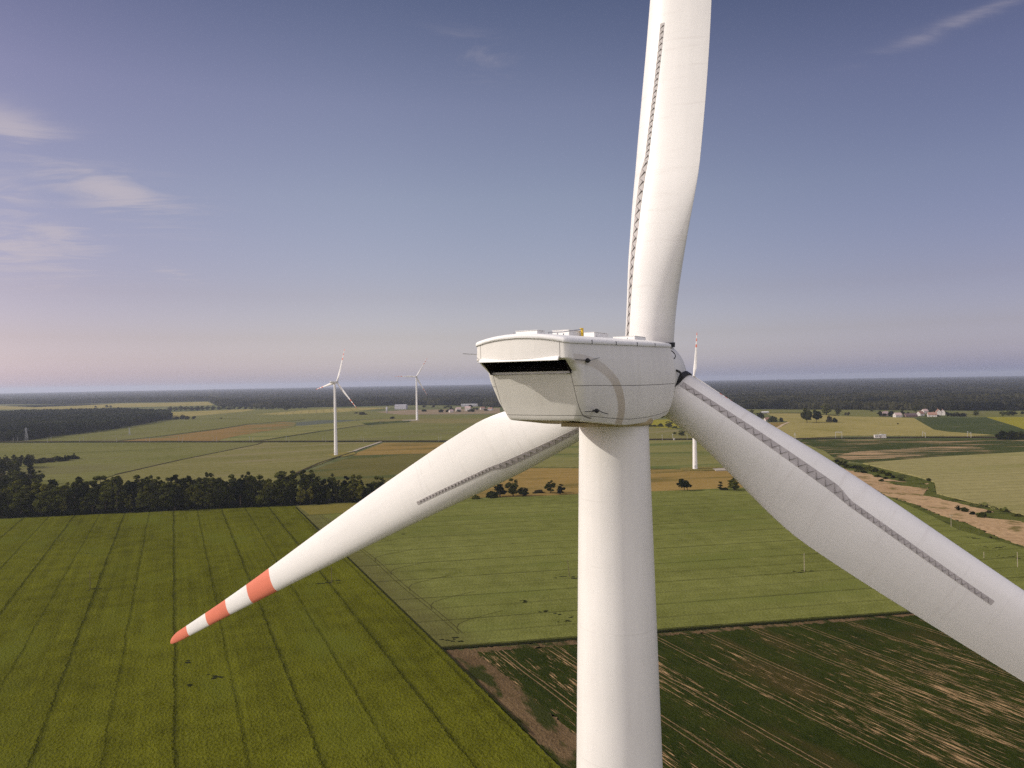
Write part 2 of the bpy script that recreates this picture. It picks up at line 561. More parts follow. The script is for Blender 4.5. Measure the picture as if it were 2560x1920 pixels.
def blade_section(r, x=None, lift=0.0):
    """points of the blade section at radius r, in blade space (X trailing, Y upwind)"""
    c = cubic(r, CK, CKv)
    if r > 43.2: c *= math.sqrt(max(.02, 1 - ((r - 43.2) / 1.8) ** 2))
    be = R(cubic(r, BK, BKv)); xl = cubic(r, XK, XKv)
    b = min(max((r - 1.4) / 7.6, 0), 1); w = b * b * (3 - 2 * b)
    tc = np.interp(r, [1.4, 6, 9, 14, 22, 35, 45], [1, .55, .40, .30, .24, .19, .15])
    if x is None:
        ax, ay, ac, at = AX, AYT, AC, AT
    else:
        ax = np.array([x]); at = np.arccos(2 * ax - 1)
        ay = 5 * (.2969 * np.sqrt(ax) - .1260 * ax - .3516 * ax**2 + .2843 * ax**3 - .1036 * ax**4)
        ac = .04 * (1 - (2 * ax - 1) ** 2)
    D = CKv[0]
    e = (xl - ax) * c * w - np.cos(at) * D / 2 * (1 - w)
    n = (ay * tc + ac * w) * c * w + np.sin(at) * D / 2 * (1 - w) + lift
    cb, sb = math.cos(be), math.sin(be)
    return -e * cb - n * sb, e * sb - n * cb


def blade_mesh():
    rs = [.9, 1.2] + list(np.arange(1.4, 16, .5)) + list(np.arange(16, 30, 1.2)) + [30, 31.5, 33, 34.5, 36, 37.5, 39, 40.5, 42, 43, 43.6, 44.1, 44.5, 44.8, 44.95]
    V, F, MI = [], [], []
    n = 2 * NAF
    for r in rs:
        X, Y = blade_section(max(r, 1.4))
        V += [(X[k], Y[k], r) for k in range(n)]
    for i in range(len(rs) - 1):
        rm = (rs[i] + rs[i + 1]) / 2
        red = (rm > 42) or (36 < rm < 39) or (30 < rm < 33)
        for k in range(n):
            k2 = (k + 1) % n
            F.append((i * n + k, (i + 1) * n + k, (i + 1) * n + k2, i * n + k2)); MI.append(1 if red else 0)
    F.append(tuple(range(n))); MI.append(0)
    F.append(tuple((len(rs) - 1) * n + k for k in range(n))[::-1]); MI.append(1)
    me = mesh('blade', V, F, [M_BLADE, M_RED], MI, True)
    return me


def strip_range(r):
    if r < 8.6: return (.235, .343)
    if r < 9.3:
        q = (r - 8.6) / .7
        return (.235 + .062 * q, .343 + .019 * q)
    return (.297, .362)


def strip_mesh():
    b = MB()
    rs = list(np.arange(1.55, 15.0, .2))
    V = []
    for r in rs:
        x0, x1 = strip_range(r)
        for x in (x0, x1):
            for lift in (.002, .012):
                X, Y = blade_section(r, x, lift)
                V.append((X[0], Y[0], r))
    F = []
    for i in range(len(rs) - 1):
        a = i * 4; c = a + 4
        F += [(a + 1, a + 3, c + 3, c + 1), (a, a + 1, c + 1, c), (a + 3, a + 2, c + 2, c + 3)]
    F += [(0, 2, 3, 1), (len(V) - 4, len(V) - 3, len(V) - 1, len(V) - 2)]
    b.add(V, F, M_STRIP)
    # triangular vanes, each pair toed in
    r = 1.75; k = 0
    while r < 14.85:
        x0, x1 = strip_range(r)
        big = r < 9
        step = .40 if big else .25
        hgt = .055 if big else .04
        toe = (.11 if big else .065) * (1 if k % 2 else -1)
        xa, xb = x0 + .02 * (x1 - x0), x1 - .06 * (x1 - x0)
        pa = blade_section(r + toe, xa, .012); pb = blade_section(r - toe, xb, .012); pc = blade_section(r - toe * .9, xb - .1 * (x1 - x0), .012 + hgt)
        A = Vector((pa[0][0], pa[1][0], r + toe)); B = Vector((pb[0][0], pb[1][0], r - toe)); C = Vector((pc[0][0], pc[1][0], r - toe * .9))
        nn = (B - A).cross(C - A).normalized() * .0045
        b.add([A + nn, B + nn, C + nn, A - nn, B - nn, C - nn], [(0, 1, 2), (5, 4, 3), (0, 3, 4, 1), (1, 4, 5, 2), (2, 5, 3, 0)], M_FIN)
        r += step / 2; k += 1
    return mesh('vortex_strip', b.v, b.f, b.mats, b.m)


# --- nacelle, local frame: y forward along the rotor axis, x to the right, z up from the camera-high datum; tower axis at 0,0
Y_REAR, Y_FRONT = -7.09, 2.19


def zb(y):
    return float(np.interp(y, [-7.2, -5.7, -2.4, -.4, 1.0, 2.3], [-1.27, -1.27, -1.62, -1.64, -1.58, -1.42]))


LV = [(-1.30, -5.66, .18), (-1.30, -5.69, .06), (-1.28, -5.71, .015), (-1.20, -5.75, 0), (-1.0, -5.83, 0), (-.7, -5.98, 0), (-.35, -6.14, 0), (0, -6.31, 0),
      (.27, -6.43, 0), (.60, -6.95, 0), (.64, -7.05, 0), (.66, -7.07, 0), (.9, -7.08, 0), (1.106, -7.09, 0)]


def halfw(z):
    return float(np.interp(z, [-1.3, -1.2, -1.0, -.6, 0, .6, 1.11], [1.46, 1.50, 1.59, 1.69, 1.74, 1.69, 1.61]))


def plan(z, yr, inset):
    """outline of the nacelle at one height (front right -> rear -> front left), same count on every level"""
    w = halfw(z) - inset
    taper = float(np.interp(z, [-1.3, .27, .6, 1.1], [.14, .06, .02, 0]))   # the tail narrows towards its foot
    wr = w - taper
    yf = Y_FRONT - inset - .25 * abs(z / 1.3) ** 2
    rc = float(np.interp(z, [.2, .66, 1.1], [.22, .17, .14]))
    pts = []
    for q in np.linspace(0, 1, 10):
        y = yf + (yr + .32 - yf) * q
        pts.append((w + (wr - w) * q ** 2.5, y))
    for a in np.linspace(0, 90, 7)[1:]:
        pts.append((wr - rc * (1 - math.cos(R(a))), yr + .32 - .32 * math.sin(R(a))))
    xr = wr - rc
    bul = .16 if z > .62 else .06
    xs = [1.15, .8, .4, 0, -.4, -.8, -1.15]
    rear = [(x, yr - bul * (1 - (x / xr) ** 2)) for x in xs]
    half = pts + rear
    left = [(-x, y) for x, y in pts[::-1]]
    return half + left


def nacelle_mesh():
    V, F, MI, RST = [], [], [], []
    nl = None
    for z, yr, inset in LV:
        ring = plan(z, yr, inset)
        nl = len(ring)
        for x, y in ring:
            k = zb(y) / -1.3 if z < 0 else 1
            crown = .20 * (1 - (x / 1.65) ** 2) if z > 1.0 else 0
            zz = z * k if z < 0 else z * (1 + .0147 * (y + 7.09)) + crown
            V.append((x, y, zz)); RST.append((x, y, z))
    n_side = 16
    for i in range(len(LV) - 1):
        slot = abs(LV[i][0] - .27) < .01
        for k in range(nl):
            k2 = (k + 1) % nl
            if slot and n_side - 1 <= k < n_side + 7:
                continue
            F.append((i * nl + k2, i * nl + k, (i + 1) * nl + k, (i + 1) * nl + k2)); MI.append(0)
    F.append(tuple(range(nl))); MI.append(1)
    top = (len(LV) - 1) * nl
    F.append(tuple(top + k for k in range(nl))[::-1]); MI.append(0)
    me = mesh('nacelle', V, F, [M_NAC, M_BELLY], MI, False)
    at = me.attributes.new('rest', 'FLOAT_VECTOR', 'POINT')
    at.data.foreach_set('vector', np.array(RST, dtype=np.float32).ravel())
    sm = [len(p.vertices) == 4 for p in me.polygons]
    me.polygons.foreach_set('use_smooth', np.array(sm))
    return me


def smooth_by_angle(o, a=35):
    me = o.data
    bm = bmesh.new(); bm.from_mesh(me)
    for e in bm.edges:
        if len(e.link_faces) == 2 and e.calc_face_angle(0) > R(a):
            e.smooth = False
    bm.to_mesh(me); bm.free()


def roof_mesh():
    """crowned roof cap with a rounded rim"""
    V, F = [], []
    prof = [(.015, -.035), (.045, -.02), (.055, .02), (.045, .065), (.01, .095), (-.06, .115), (-.4, .125), (-.8, .13)]
    base = plan(1.106, -7.09, 0)
    nl = len(base)
    cx_, cy_ = 0, -2.4
    for off, dz in prof:
        for x, y in base:
            if off > -.1:
                l = math.hypot(x, 0.0001)
                nx = math.copysign(1, x) if abs(x) > 1.2 else x / 1.4
                ny = -1 if y < -6.9 else (1 if y > 1.5 else 0)
                q = math.hypot(nx, ny) or 1
                X, Y = x + off * nx / max(1, q), y + off * ny / max(1, q)
            else:
                X, Y = x * (1 + off / 1.7), (y - cy_) * (1 + off / 4.7) + cy_
            zz = 1.106 * (1 + .0147 * (Y + 7.09)) + .20 * (1 - min(1, (X / 1.65) ** 2)) + dz
            V.append((X, Y, zz))
    for i in range(len(prof) - 1):
        for k in range(nl):
            k2 = (k + 1) % nl
            F.append((i * nl + k2, i * nl + k, (i + 1) * nl + k, (i + 1) * nl + k2))
    F.append(tuple((len(prof) - 1) * nl + k for k in range(nl))[::-1])
    me = mesh('roof_cap', V, F, [M_ROOF], None, True)
    return me


def roof_z(x, y):
    return 1.106 * (1 + .0147 * (y + 7.09)) + .20 * (1 - min(1, (x / 1.65) ** 2)) + .13


def hub_mesh():
    b = MB()
    prof = [(-1.35, 1.20), (-1.30, 1.50), (-.9, 1.60), (-.2, 1.64), (.5, 1.58), (1.1, 1.35), (1.6, 1.0), (1.95, .55), (2.08, .12)]
    n = 40
    V = []
    for y, r_ in prof:
        V += [(r_ * math.cos(2 * math.pi * k / n), y, r_ * math.sin(2 * math.pi * k / n)) for k in range(n)]
    F = []
    for i in range(len(prof) - 1):
        for k in range(n):
            k2 = (k + 1) % n
            F.append((i * n + k, i * n + k2, (i + 1) * n + k2, (i + 1) * n + k))
    F.append(tuple(range(n))[::-1]); F.append(tuple((len(prof) - 1) * n + k for k in range(n)))
    b.add(V, F, M_NAC_HUB)
    # black rubber seals round the three blade roots
    for i in range(3):
        a = R(120 * i)
        d = Vector((math.sin(a), 0, math.cos(a)))
        b.tube([d * 1.30, d * 1.50], 1.13, M_BLACK, 32)
    return b


M_NAC_HUB = white_paint('hub_gelcoat', (.72, .70, .66), .5)
ME_BLADE = blade_mesh()
ME_STRIP = strip_mesh()
ME_NAC = nacelle_mesh()
ME_ROOF = roof_mesh()
_hb = hub_mesh()
ME_HUB = mesh('hub', _hb.v, _hb.f, _hb.mats, _hb.m, True)


def tower_mesh(top, r_top, knee, r_knee, r_base):
    n = 64
    zs = [0, top * .25, top * .5, top - knee, top - knee * .66, top - knee * .33, top]
    V, F = [], []
    for z in zs:
        if z >= top - knee:
            r_ = r_top + (top - z) / knee * (r_knee - r_top)
        else:
            r_ = r_knee + (top - knee - z) / (top - knee) * (r_base - r_knee)
        V += [(r_ * math.cos(2 * math.pi * k / n), r_ * math.sin(2 * math.pi * k / n), z) for k in range(n)]
    for i in range(len(zs) - 1):
        for k in range(n):
            k2 = (k + 1) % n
            F.append((i * n + k, i * n + k2, (i + 1) * n + k2, (i + 1) * n + k))
    F.append(tuple((len(zs) - 1) * n + k for k in range(n)))
    me = mesh('tower', V, F, [M_TOWER], None, True)
    return me


def turbine(base, hub_z, th, eps, label, scale=1.0, near=False, group=None):
    """one wind turbine: tower, nacelle with roof and fittings, hub, three blades"""
    root = empty('wind_turbine', (base[0], base[1], 0.0), -R(th))
    tag(root, label, 'wind turbine', group)
    zn = hub_z - .083 * scale                    # datum height of the nacelle
    S = scale

    def child(name, me, mat=None, parent=root):
        o = ob(name, me, parent)
        if mat is not None: o.matrix_local = mat
        return o
    tw = child('tower', tower_mesh(zn - 1.50 * S, 1.32 * S, 14.0 * S if near else 60, (1.66 if near else 1.9) * S, (2.35 if near else 2.4) * S))
    smooth_by_angle(tw)
    NM = Matrix.Translation((0, 0, zn)) @ Matrix.Scale(S, 4)
    nac = child('nacelle', ME_NAC, NM)
    roof = child('roof_cap', ME_ROOF, None, nac)
    if near:
        smooth_by_angle(nac, 30); smooth_by_angle(roof, 50)
        # the air outlet under the tail: dark hollow with inner flange, and the bright lip above it
        b = MB()
        x0, x1, y0, y1, z0, z1 = -1.42, 1.42, -6.95, -5.35, .20, .63
        b.add([(x0, y0 + .45, z0), (x1, y0 + .45, z0), (x1, y1, z0), (x0, y1, z0), (x0, y0, z1), (x1, y0, z1), (x1, y1, z1), (x0, y1, z1)],
              [(0, 1, 2, 3), (7, 6, 5, 4), (3, 2, 6, 7), (0, 3, 7, 4), (1, 5, 6, 2)], M_DARK)
        for q in range(5):
            b.box((0, -6.1 + .12 * q, .30 + .06 * q), (2.8, .02, .03), M_DARK)
        b.build('air_outlet', nac)
        b = MB()
        zl0, zl1 = .585, .705
        V = [(-1.36, -7.14, zl1), (1.36, -7.14, zl1), (1.40, -7.28, zl0), (-1.40, -7.28, zl0), (-1.36, -7.06, zl1), (1.36, -7.06, zl1), (1.40, -7.24, zl0 - .012), (-1.40, -7.24, zl0 - .012)]
        b.add(V, [(3, 2, 1, 0), (4, 5, 6, 7), (0, 1, 5, 4), (2, 3, 7, 6), (1, 2, 6, 5), (3, 0, 4, 7)], M_ROOF)
        b.build('deflector_lip', nac)
        # yaw skirt and belly plates around the tower head
        b = MB()
        V, F = [], []
        n = 48
        for z, r_ in ((-1.42, 1.50), (-1.66, 1.50), (-1.74, 1.44), (-1.74, 1.30)):
            V += [(r_ * math.cos(2 * math.pi * k / n), r_ * math.sin(2 * math.pi * k / n), z) for k in range(n)]
        for i in range(3):
            for k in range(n):
                F.append((i * n + k, (i + 1) * n + k, (i + 1) * n + (k + 1) % n, i * n + (k + 1) % n))
        b.add(V, F, M_BELLY)
        b.build('yaw_skirt', nac, True)
        b = MB()
        b.box((.55, -3.75, -1.48), (1.0, 1.5, .14), M_BELLY)
        b.build('belly_hatch', nac)
        # hatches on the roof
        for (x, y, sx, sy, sz) in ((0.1, -6.55, .75, .5, .07), (0.0, -3.75, .62, 1.15, .17), (-.1, -1.65, .78, 1.25, .16), (0.25, 1.15, .9, 1.2, .085)):
            b = MB()
            z = roof_z(x, y)
            b.box((x, y, z + sz / 2 - .03), (sx, sy, sz + .06), M_ROOF)
            b.box((x, y, z + sz + .012), (sx * .96 + .06, sy * .96 + .06, .012), M_ROOF)
            h = b.build('roof_hatch', nac)
            bv = h.modifiers.new('bevel', 'BEVEL'); bv.width = .015; bv.segments = 2
        for x, y in ((.75, -6.6), (.7, -5.9), (.55, -5.2), (-.3, -6.9), (.1, -4.3), (.5, .3), (.3, -2.1)):
            b = MB()
            b.tube([(x, y, roof_z(x, y) - .02), (x, y, roof_z(x, y) + .05)], .022, M_STEEL, 8)
            b.build('anchor_eye', nac)
        b = MB()
        b.tube([(.45, -6.1, roof_z(.45, -6.1) + .05), (.42, -5.0, roof_z(.42, -5) + .10), (.40, -3.55, roof_z(.4, -3.55) + .24)], .016, M_STEEL, 8)
        b.build('wind_vane_boom', nac)
        b = MB()
        z = roof_z(.4, -3.5)
        b.box((.4, -3.5, z + .12), (.07, .07, .32), M_YELLOW); b.box((.4, -3.56, z + .25), (.05, .14, .05), M_YELLOW)
        b.build('anemometer', nac)
        # lightning receptors sticking out of the sides
        for (sx, y, z, drop) in ((1, -5.95, .58, .03), (1, -5.15, -.98, -.04), (-1, -6.55, .86, .02)):
            b = MB()
            w = halfw(z) - .02
            b.tube([(sx * (w + .10), y - .10, z), (sx * (w + .10), y - .07, z), (sx * (w + .09), y + .16, z)], [.04, .075, .012], M_BLACK, 12)
            b.tube([(sx * (w - .05), y, z), (sx * (w + .12), y, z)], .03, M_BLACK, 8)
            b.tube([(sx * (w + .10), y - .08, z), (sx * (w + .13), y - .98, z + .01)], .0125, M_STEEL if sx < 0 else M_BLACK, 6)
            if sx > 0:
                b.tube([(sx * (w + .09), y + .12, z), (sx * (w + .05), y + .5, z + drop * 2), (sx * (w + .04), y + .95, z + drop * 3.6)], .0125, M_STEEL if z > 0 else M_BLACK, 6)
            b.build('lightning_receptor', nac)
        # rim joints of the roof cap
        for y in (-5.45, -3.55, -1.65, .15):
            for sx in (1, -1):
                z = 1.106 * (1 + .0147 * (y + 7.09))
                b = MB()
                b.box((sx * (1.645), y, z + .03), (.06, .022, .12), M_BLACK)
                b.build('roof_joint', nac)
    # rotor
    a_t = R(TURB['tau'])
    hub_local = Vector((-.089 * S, 3.951 * S, hub_z))
    tilt = Matrix.Rotation(a_t, 4, 'X')
    HM = Matrix.Translation(hub_local) @ tilt @ Matrix.Rotation(R(eps), 4, 'Y') @ Matrix.Scale(S, 4)
    hb = child('hub', ME_HUB, HM)
    if near:
        smooth_by_angle(hb, 40)
        b = MB()
        pts = []
        for q in np.linspace(-1, 1, 9):
            a = R(52 + 7 * q)
            rr_ = 1.60 + .17 * (1 - abs(q) ** 4)
            pts.append((rr_ * math.sin(a), -.75 + .10 * q, rr_ * math.cos(a)))
        b.tube(pts, .02, M_BLACK, 8)
        b.build('grab_rail', hb)
        for q in (-1, 0, 1):
            a = R(40 + 12 * q)
            b = MB()
            b.box((1.62 * math.sin(a), -.95, 1.62 * math.cos(a)), (.10, .10, .10), M_BLACK)
            b.build('hub_bolt', hb)
        b = MB()
        a0 = R(86)
        b.tube([((1.52 + .28 * math.sin(q)) * math.sin(a0 - .17 * math.cos(q)), -.85, (1.52 + .28 * math.sin(q)) * math.cos(a0 - .17 * math.cos(q))) for q in np.linspace(0, math.pi, 9)], .05, M_BLACK, 8)
        b.build('root_seal_loop', hb)
    for i in range(3):
        BM = Matrix.Translation(hub_local) @ tilt @ Matrix.Rotation(R(eps + 120 * i), 4, 'Y') @ Matrix.Rotation(-R(TURB['cone']), 4, 'X') @ Matrix.Scale(S, 4)
        bl = child('blade', ME_BLADE, BM)
        if near:
            st = child('vortex_strip', ME_STRIP, None, bl)
    if not near:
        b = MB()
        b.box((0.3, -2.42 * S, 3.4), (1.0, .12, 2.2), M_STEEL)
        b.build('tower_door', root)
    return root


turbine((3.89, 28.19), 92.083, TURB['th'], 3.673, 'huge white wind turbine close up, boxy nacelle with dark rear air slot', near=True)

# ------------------------------------------------------------------ the ground
def ground_mat():
    m, nt = new_mat('meadow'); t = NT(nt)
    p = t.pos()
    a = t.noise(p, .0035, 4, .55); b_ = t.noise(p, .05, 4, .6); c_ = t.noise(p, .9, 3, .6)
    f = t.math('ADD', t.math('MULTIPLY', a, .6), t.math('ADD', t.math('MULTIPLY', b_, .3), t.math('MULTIPLY', c_, .25)))
    col = t.mix(t.ramp(f, .40, .75), (.060, .075, .018), (.15, .145, .055))
    t.out(t.bsdf(col, .9, .05, t.bump(c_, .5, .5)).outputs[0])
    return m


GR = ground_mat()
rad = [0] + list(np.geomspace(30, 4000, 60)) + list(np.geomspace(4200, 45000, 70))
NA = 180
V, F = [(0, 0, 0)], []
for r in rad[1:]:
    z = float(gz(r))
    for k in range(NA):
        a = 2 * math.pi * k / NA
        V.append((r * math.sin(a), r * math.cos(a), z))
for k in range(NA):
    F.append((0, 1 + (k + 1) % NA, 1 + k))
for i in range(len(rad) - 2):
    for k in range(NA):
        a, b_ = 1 + i * NA + k, 1 + i * NA + (k + 1) % NA
        F.append((a, b_, b_ + NA, a + NA))
tag(ob('ground', mesh('ground', V, F, GR, None, True)), kind='structure')

# haze: one closed box of summer air
hm, nt = new_mat('summer_haze'); t = NT(nt)
pv = t.n('ShaderNodeVolumePrincipled')
pv.inputs['Color'].default_value = (.76, .82, .98, 1)
pv.inputs['Density'].default_value = 5.4e-5
pv.inputs['Anisotropy'].default_value = .25
o_ = t.n('ShaderNodeOutputMaterial'); t.l(pv.outputs[0], o_.inputs['Volume'])
b = MB()
z0, z1 = float(gz(45000)) - 3, 150.0
b.box((0, 0, (z0 + z1) / 2), (91000, 91000, z1 - z0), hm)
tag(b.build('haze'), kind='stuff')

_lay = [0]


def outline(pts, step=None, jit=0.0):
    """surveyed points (x, y in the photo) or ('w', x, y) ground points -> list of ground points"""
    out = []
    for p in pts:
        out.append((p[1], p[2]) if p[0] == 'w' else W(*p))
    if step:
        q = []
        for i, a in enumerate(out):
            b_ = out[(i + 1) % len(out)]
            L = math.hypot(b_[0] - a[0], b_[1] - a[1])
            n = max(1, min(400, int(L / step)))
            nx, ny = (-(b_[1] - a[1]) / max(L, 1e-6), (b_[0] - a[0]) / max(L, 1e-6))
            for k in range(n):
                j = random.gauss(0, jit) if k else 0
                q.append((a[0] + (b_[0] - a[0]) * k / n + nx * j, a[1] + (b_[1] - a[1]) * k / n + ny * j))
        out = q
    return out


def field(name, pts, mat, h=.06, step=None, jit=0.0, label=None):
    _lay[0] += 1
    z = h + .004 * _lay[0]
    P = outline(pts, step, jit)
    A = sum(P[i][0] * P[(i + 1) % len(P)][1] - P[(i + 1) % len(P)][0] * P[i][1] for i in range(len(P)))
    if A < 0: P = P[::-1]
    n = len(P)
    V = [(x, y, z) for x, y in P] + [(x, y, -.3) for x, y in P]
    bm = bmesh.new()
    vs = [bm.verts.new(v) for v in V]
    top = bm.faces.new(vs[:n])
    for i in range(n):
        j = (i + 1) % n
        bm.faces.new((vs[j], vs[i], vs[n + i], vs[n + j]))
    bmesh.ops.triangulate(bm, faces=[top])
    me = bpy.data.meshes.new(name)
    bm.to_mesh(me); bm.free()
    me.materials.append(mat)
    return tag(ob(name, me), label, kind='structure')


def ribbon(name, pts, width, mat, h=.09):
    _lay[0] += 1
    P = outline(pts)
    V, F = [], []
    z = h + .004 * _lay[0]
    for i, p in enumerate(P):
        a, c = P[max(0, i - 1)], P[min(len(P) - 1, i + 1)]
        dx, dy = c[0] - a[0], c[1] - a[1]
        L = math.hypot(dx, dy)
        w = width / 2 * random.uniform(.9, 1.1)
        V += [(p[0] - dy / L * w, p[1] + dx / L * w, z), (p[0] + dy / L * w, p[1] - dx / L * w, z)]
    F = [(2 * i, 2 * i + 1, 2 * i + 3, 2 * i + 2) for i in range(len(P) - 1)]
    return tag(ob(name, mesh(name, V, F, mat)), kind='structure')


AZR = 155.1
# green oat field in front with its long wheel tracks
M_F1 = field_mat('oat_crop', (.048, .049, .004), (.138, .140, .012), az=AZR - 180, tram=16.1, tram_off=.4, tram_w=1.05, tram_dark=.46, tram_alt=.55, bump=.9, grain=.8, ragged=1.6,
                 tram_col=(.016, .020, .004), blotch=((.100, .108, .012), (.03, .012, .02), .50, .72))
M_F2 = field_mat('wheat_crop', (.090, .096, .020), (.198, .203, .054), az=79.8, tram=15.4, tram_off=3, tram_w=1.0, tram_dark=.55, tram_alt=.6, bump=.6, grain=.7, ragged=.7,
                 blotch=((.130, .142, .032), (.03, .010, .01), .50, .72), edge=(84, 106, (.085, .070, .028), 10, .55, AZR - 180), tram_col=(.030, .030, .010))
M_F3 = field_mat('beet_crop', (.014, .022, .004), (.044, .052, .009), az=154.2 - 180, bump=.9, grain=.55, soil=True, soil_amt=.812, soil_col=(.37, .235, .115), row=.42, streak=7.0,
                 tram=18.0, tram_off=5, tram_w=.34, tram_pair=.9, tram_dark=.75, tram_alt=.8, tram_col=(.34, .215, .11), blotch=((.050, .042, .012), (.05, .02, .02), .52, .70))
M_SOIL = field_mat('bare_soil', (.078, .050, .024), (.19, .125, .062), az=AZR - 180, bump=.9, grain=.6, blotch=((.035, .040, .010), (.16, .05, .1), .47, .60))
M_GOLD = field_mat('ripe_stubble', (.19, .125, .035), (.30, .20, .065), az=79.8, bump=.3, blotch=((.13, .10, .028), (.03, .006, .02), .48, .68))
M_PALE = field_mat('young_barley', (.130, .126, .036), (.225, .205, .072), az=79.8, bump=.4, blotch=((.10, .120, .034), (.015, .003, .01), .48, .66), tram=18, tram_w=1.7, tram_dark=.30)
M_GREEN = field_mat('green_barley', (.100, .104, .026), (.190, .178, .060), az=66, bump=.4, blotch=((.140, .130, .050), (.012, .004, .01), .5, .68), tram=20, tram_w=2.0, tram_dark=.28)
M_GREEN2 = field_mat('meadow_hay', (.122, .115, .032), (.215, .190, .070), az=62, bump=.4, blotch=((.20, .170, .080), (.03, .004, .01), .52, .70), tram=22, tram_w=1.8, tram_dark=.30)
M_RUST = field_mat('rusty_weeds', (.15, .105, .032), (.26, .155, .055), az=70, bump=.3, blotch=((.13, .125, .045), (.02, .006, .01), .5, .64))
M_OLIVE = field_mat('olive_grass', (.085, .078, .022), (.145, .125, .038), az=70, bump=.4, blotch=((.07, .08, .024), (.02, .008, .01), .5, .66))
M_DEEP = field_mat('dark_maize', (.030, .043, .014), (.070, .082, .026), az=118, bump=.5, soil=True, soil_amt=.87, row=3.0, streak=30.0, soil_col=(.24, .17, .085))
M_MAIZE2 = field_mat('patchy_maize', (.026, .038, .010), (.062, .070, .020), az=92, bump=.5, soil=True, soil_amt=.80, row=3.2, streak=55.0, soil_col=(.33, .215, .115))
M_YEL = field_mat('mustard', (.19, .17, .016), (.27, .235, .030), az=100, bump=.3)
M_RYE = field_mat('pale_rye', (.215, .180, .056), (.330, .268, .095), az=165 - 180, bump=.4, tram=24, tram_w=1.8, tram_dark=.55, tram_alt=1.0, ragged=.5, blotch=((.22, .185, .05), (.02, .006, .01), .52, .70))
M_E = field_mat('pale_wheat', (.200, .176, .068), (.315, .272, .115), az=82, bump=.4, tram=14, tram_w=1.1, tram_dark=.42, tram_alt=.8, blotch=((.22, .20, .07), (.02, .006, .01), .5, .7))
M_DRY = field_mat('dry_grass', (.27, .170, .085), (.47, .32, .175), az=120, bump=.9, grain=2.2, blotch=((.15, .115, .040), (.07, .06, .05), .53, .66))
M_VERGE = field_mat('verge_grass', (.050, .062, .012), (.115, .115, .028), az=120, bump=.8, grain=1.4, blotch=((.035, .04, .012), (.08, .06, .05), .5, .66))
M_SAND = plain('sandy_track', (.42, .32, .20), .9, .05, .12, .1)
M_CONC = plain('pale_gravel', (.36, .31, .245), .9, .05, .1, .1)
M_YARD = field_mat('yard_soil', (.17, .125, .075), (.30, .23, .15), az=90, bump=.3)

# --- near fields
field('field', [(-1000, 1346), (0, 1300.5), (400, 1281), (736, 1266), (785, 1320), (866, 1396), (1100, 1624), ('w', 8.6, 174.4), ('w', 60, 64), ('w', -260, 64), ('w', -620, 250)], M_F1, .85, 1.2, .13)
field('field', [(738.5, 1266.5), (892, 1257), (1280, 1245), (1629, 1231), (1860, 1221), (2000, 1214), (2120, 1225), (2215, 1241), (2325, 1290), (2397, 1328), (2560, 1374), (2760, 1470),
                ('w', 420, 331), (2277, 1531), (1706, 1572), (1439, 1595), (1102.5, 1622)], M_F2, .80, 1.5, .10)
field('field', [(1104, 1631), (1439, 1604), (1706, 1580), (2277, 1539), ('w', 430, 330), ('w', 430, 64), ('w', 61, 64), ('w', 9.6, 174.6)], M_F3, .22, 1.5, .15)
field('field', [('w', -24.6, 249.0), ('w', -15, 250.5), ('w', 3, 214), ('w', 22, 174), ('w', 72, 64), ('w', 61.4, 64.2), ('w', 10, 174.5)], M_SOIL, .235, 1.0, .35)
field('field', [('w', -24.4, 249.4), ('w', 21, 257.3), ('w', 153, 280.6), ('w', 300, 306), ('w', 300, 303.5), ('w', 153, 278), ('w', 60, 261.5), ('w', 21, 253.5), ('w', -14, 247.5)], M_SOIL, .24, 1.0, .5)
# headland of the wheat field and the yellow corner
n2 = (.9063, .4226); d2 = (.4226, -.9063)


def along(u, s):
    return ('w', n2[0] * u + d2[0] * s, n2[1] * u + d2[1] * s)


M_RUT = plain('wheel_rut', (.055, .050, .016), .95, 0, .3, .8)
for du in (-.9, .9):
    ribbon('wheel_rut', [along(93.5 + du + .4 * math.sin(k * .9), -248 - k * 14) for k in range(22)], .32, M_RUT, .81)
for s0 in (-262, -292, -322, -352, -382, -412):
    ribbon('wheel_rut', [along(93.5, s0 + 12), along(94.5, s0 + 7), along(97, s0 + 3), along(102, s0 + .5), along(110, s0 - 1.6), along(118, s0 - 3.4)], .34, M_RUT, .81)
field('field', [(745, 1268), (892, 1259), (960, 1255), (950, 1270), (880, 1284), (775, 1290)], field_mat('yellowing_wheat', (.13, .11, .022), (.19, .16, .04), az=79.8), .84)
# golden strip and pale field behind
field('field', [(1150, 1172), (1258, 1170), (1625, 1172), (1819, 1178), (1900, 1185), (2000, 1205), (1860, 1219.5), (1629, 1228.5), (1280, 1242), (1100, 1247), (1000, 1252), (950, 1240)], M_GOLD, .07, 3, .5)
field('field', [(1172, 1106), (1623, 1102), (1850, 1100.5), (1985, 1102), (2060, 1128), (2090, 1150), (2000, 1180), (1900, 1182), (1819, 1176.5), (1625, 1170.5), (1258, 1168.5), (1135, 1171)], M_PALE, .7)
field('field', [(960, 1107), (1103, 1106), (1168, 1106.5), (1148, 1131), (1103, 1133), (883, 1139), (893, 1132)], M_GOLD, .06)
field('field', [(883, 1140), (1103, 1134), (1148, 1132), (1125, 1178), (1060, 1220), (980, 1240), (812, 1240), (714, 1198)], M_OLIVE, .06)
field('field', [(-400, 1118), (0, 1109), (400, 1107.5), (653, 1107.5), (640, 1112), (450, 1150.5), (289, 1187.5), (200, 1217), (60, 1240), (-400, 1260)], M_GREEN, .6)
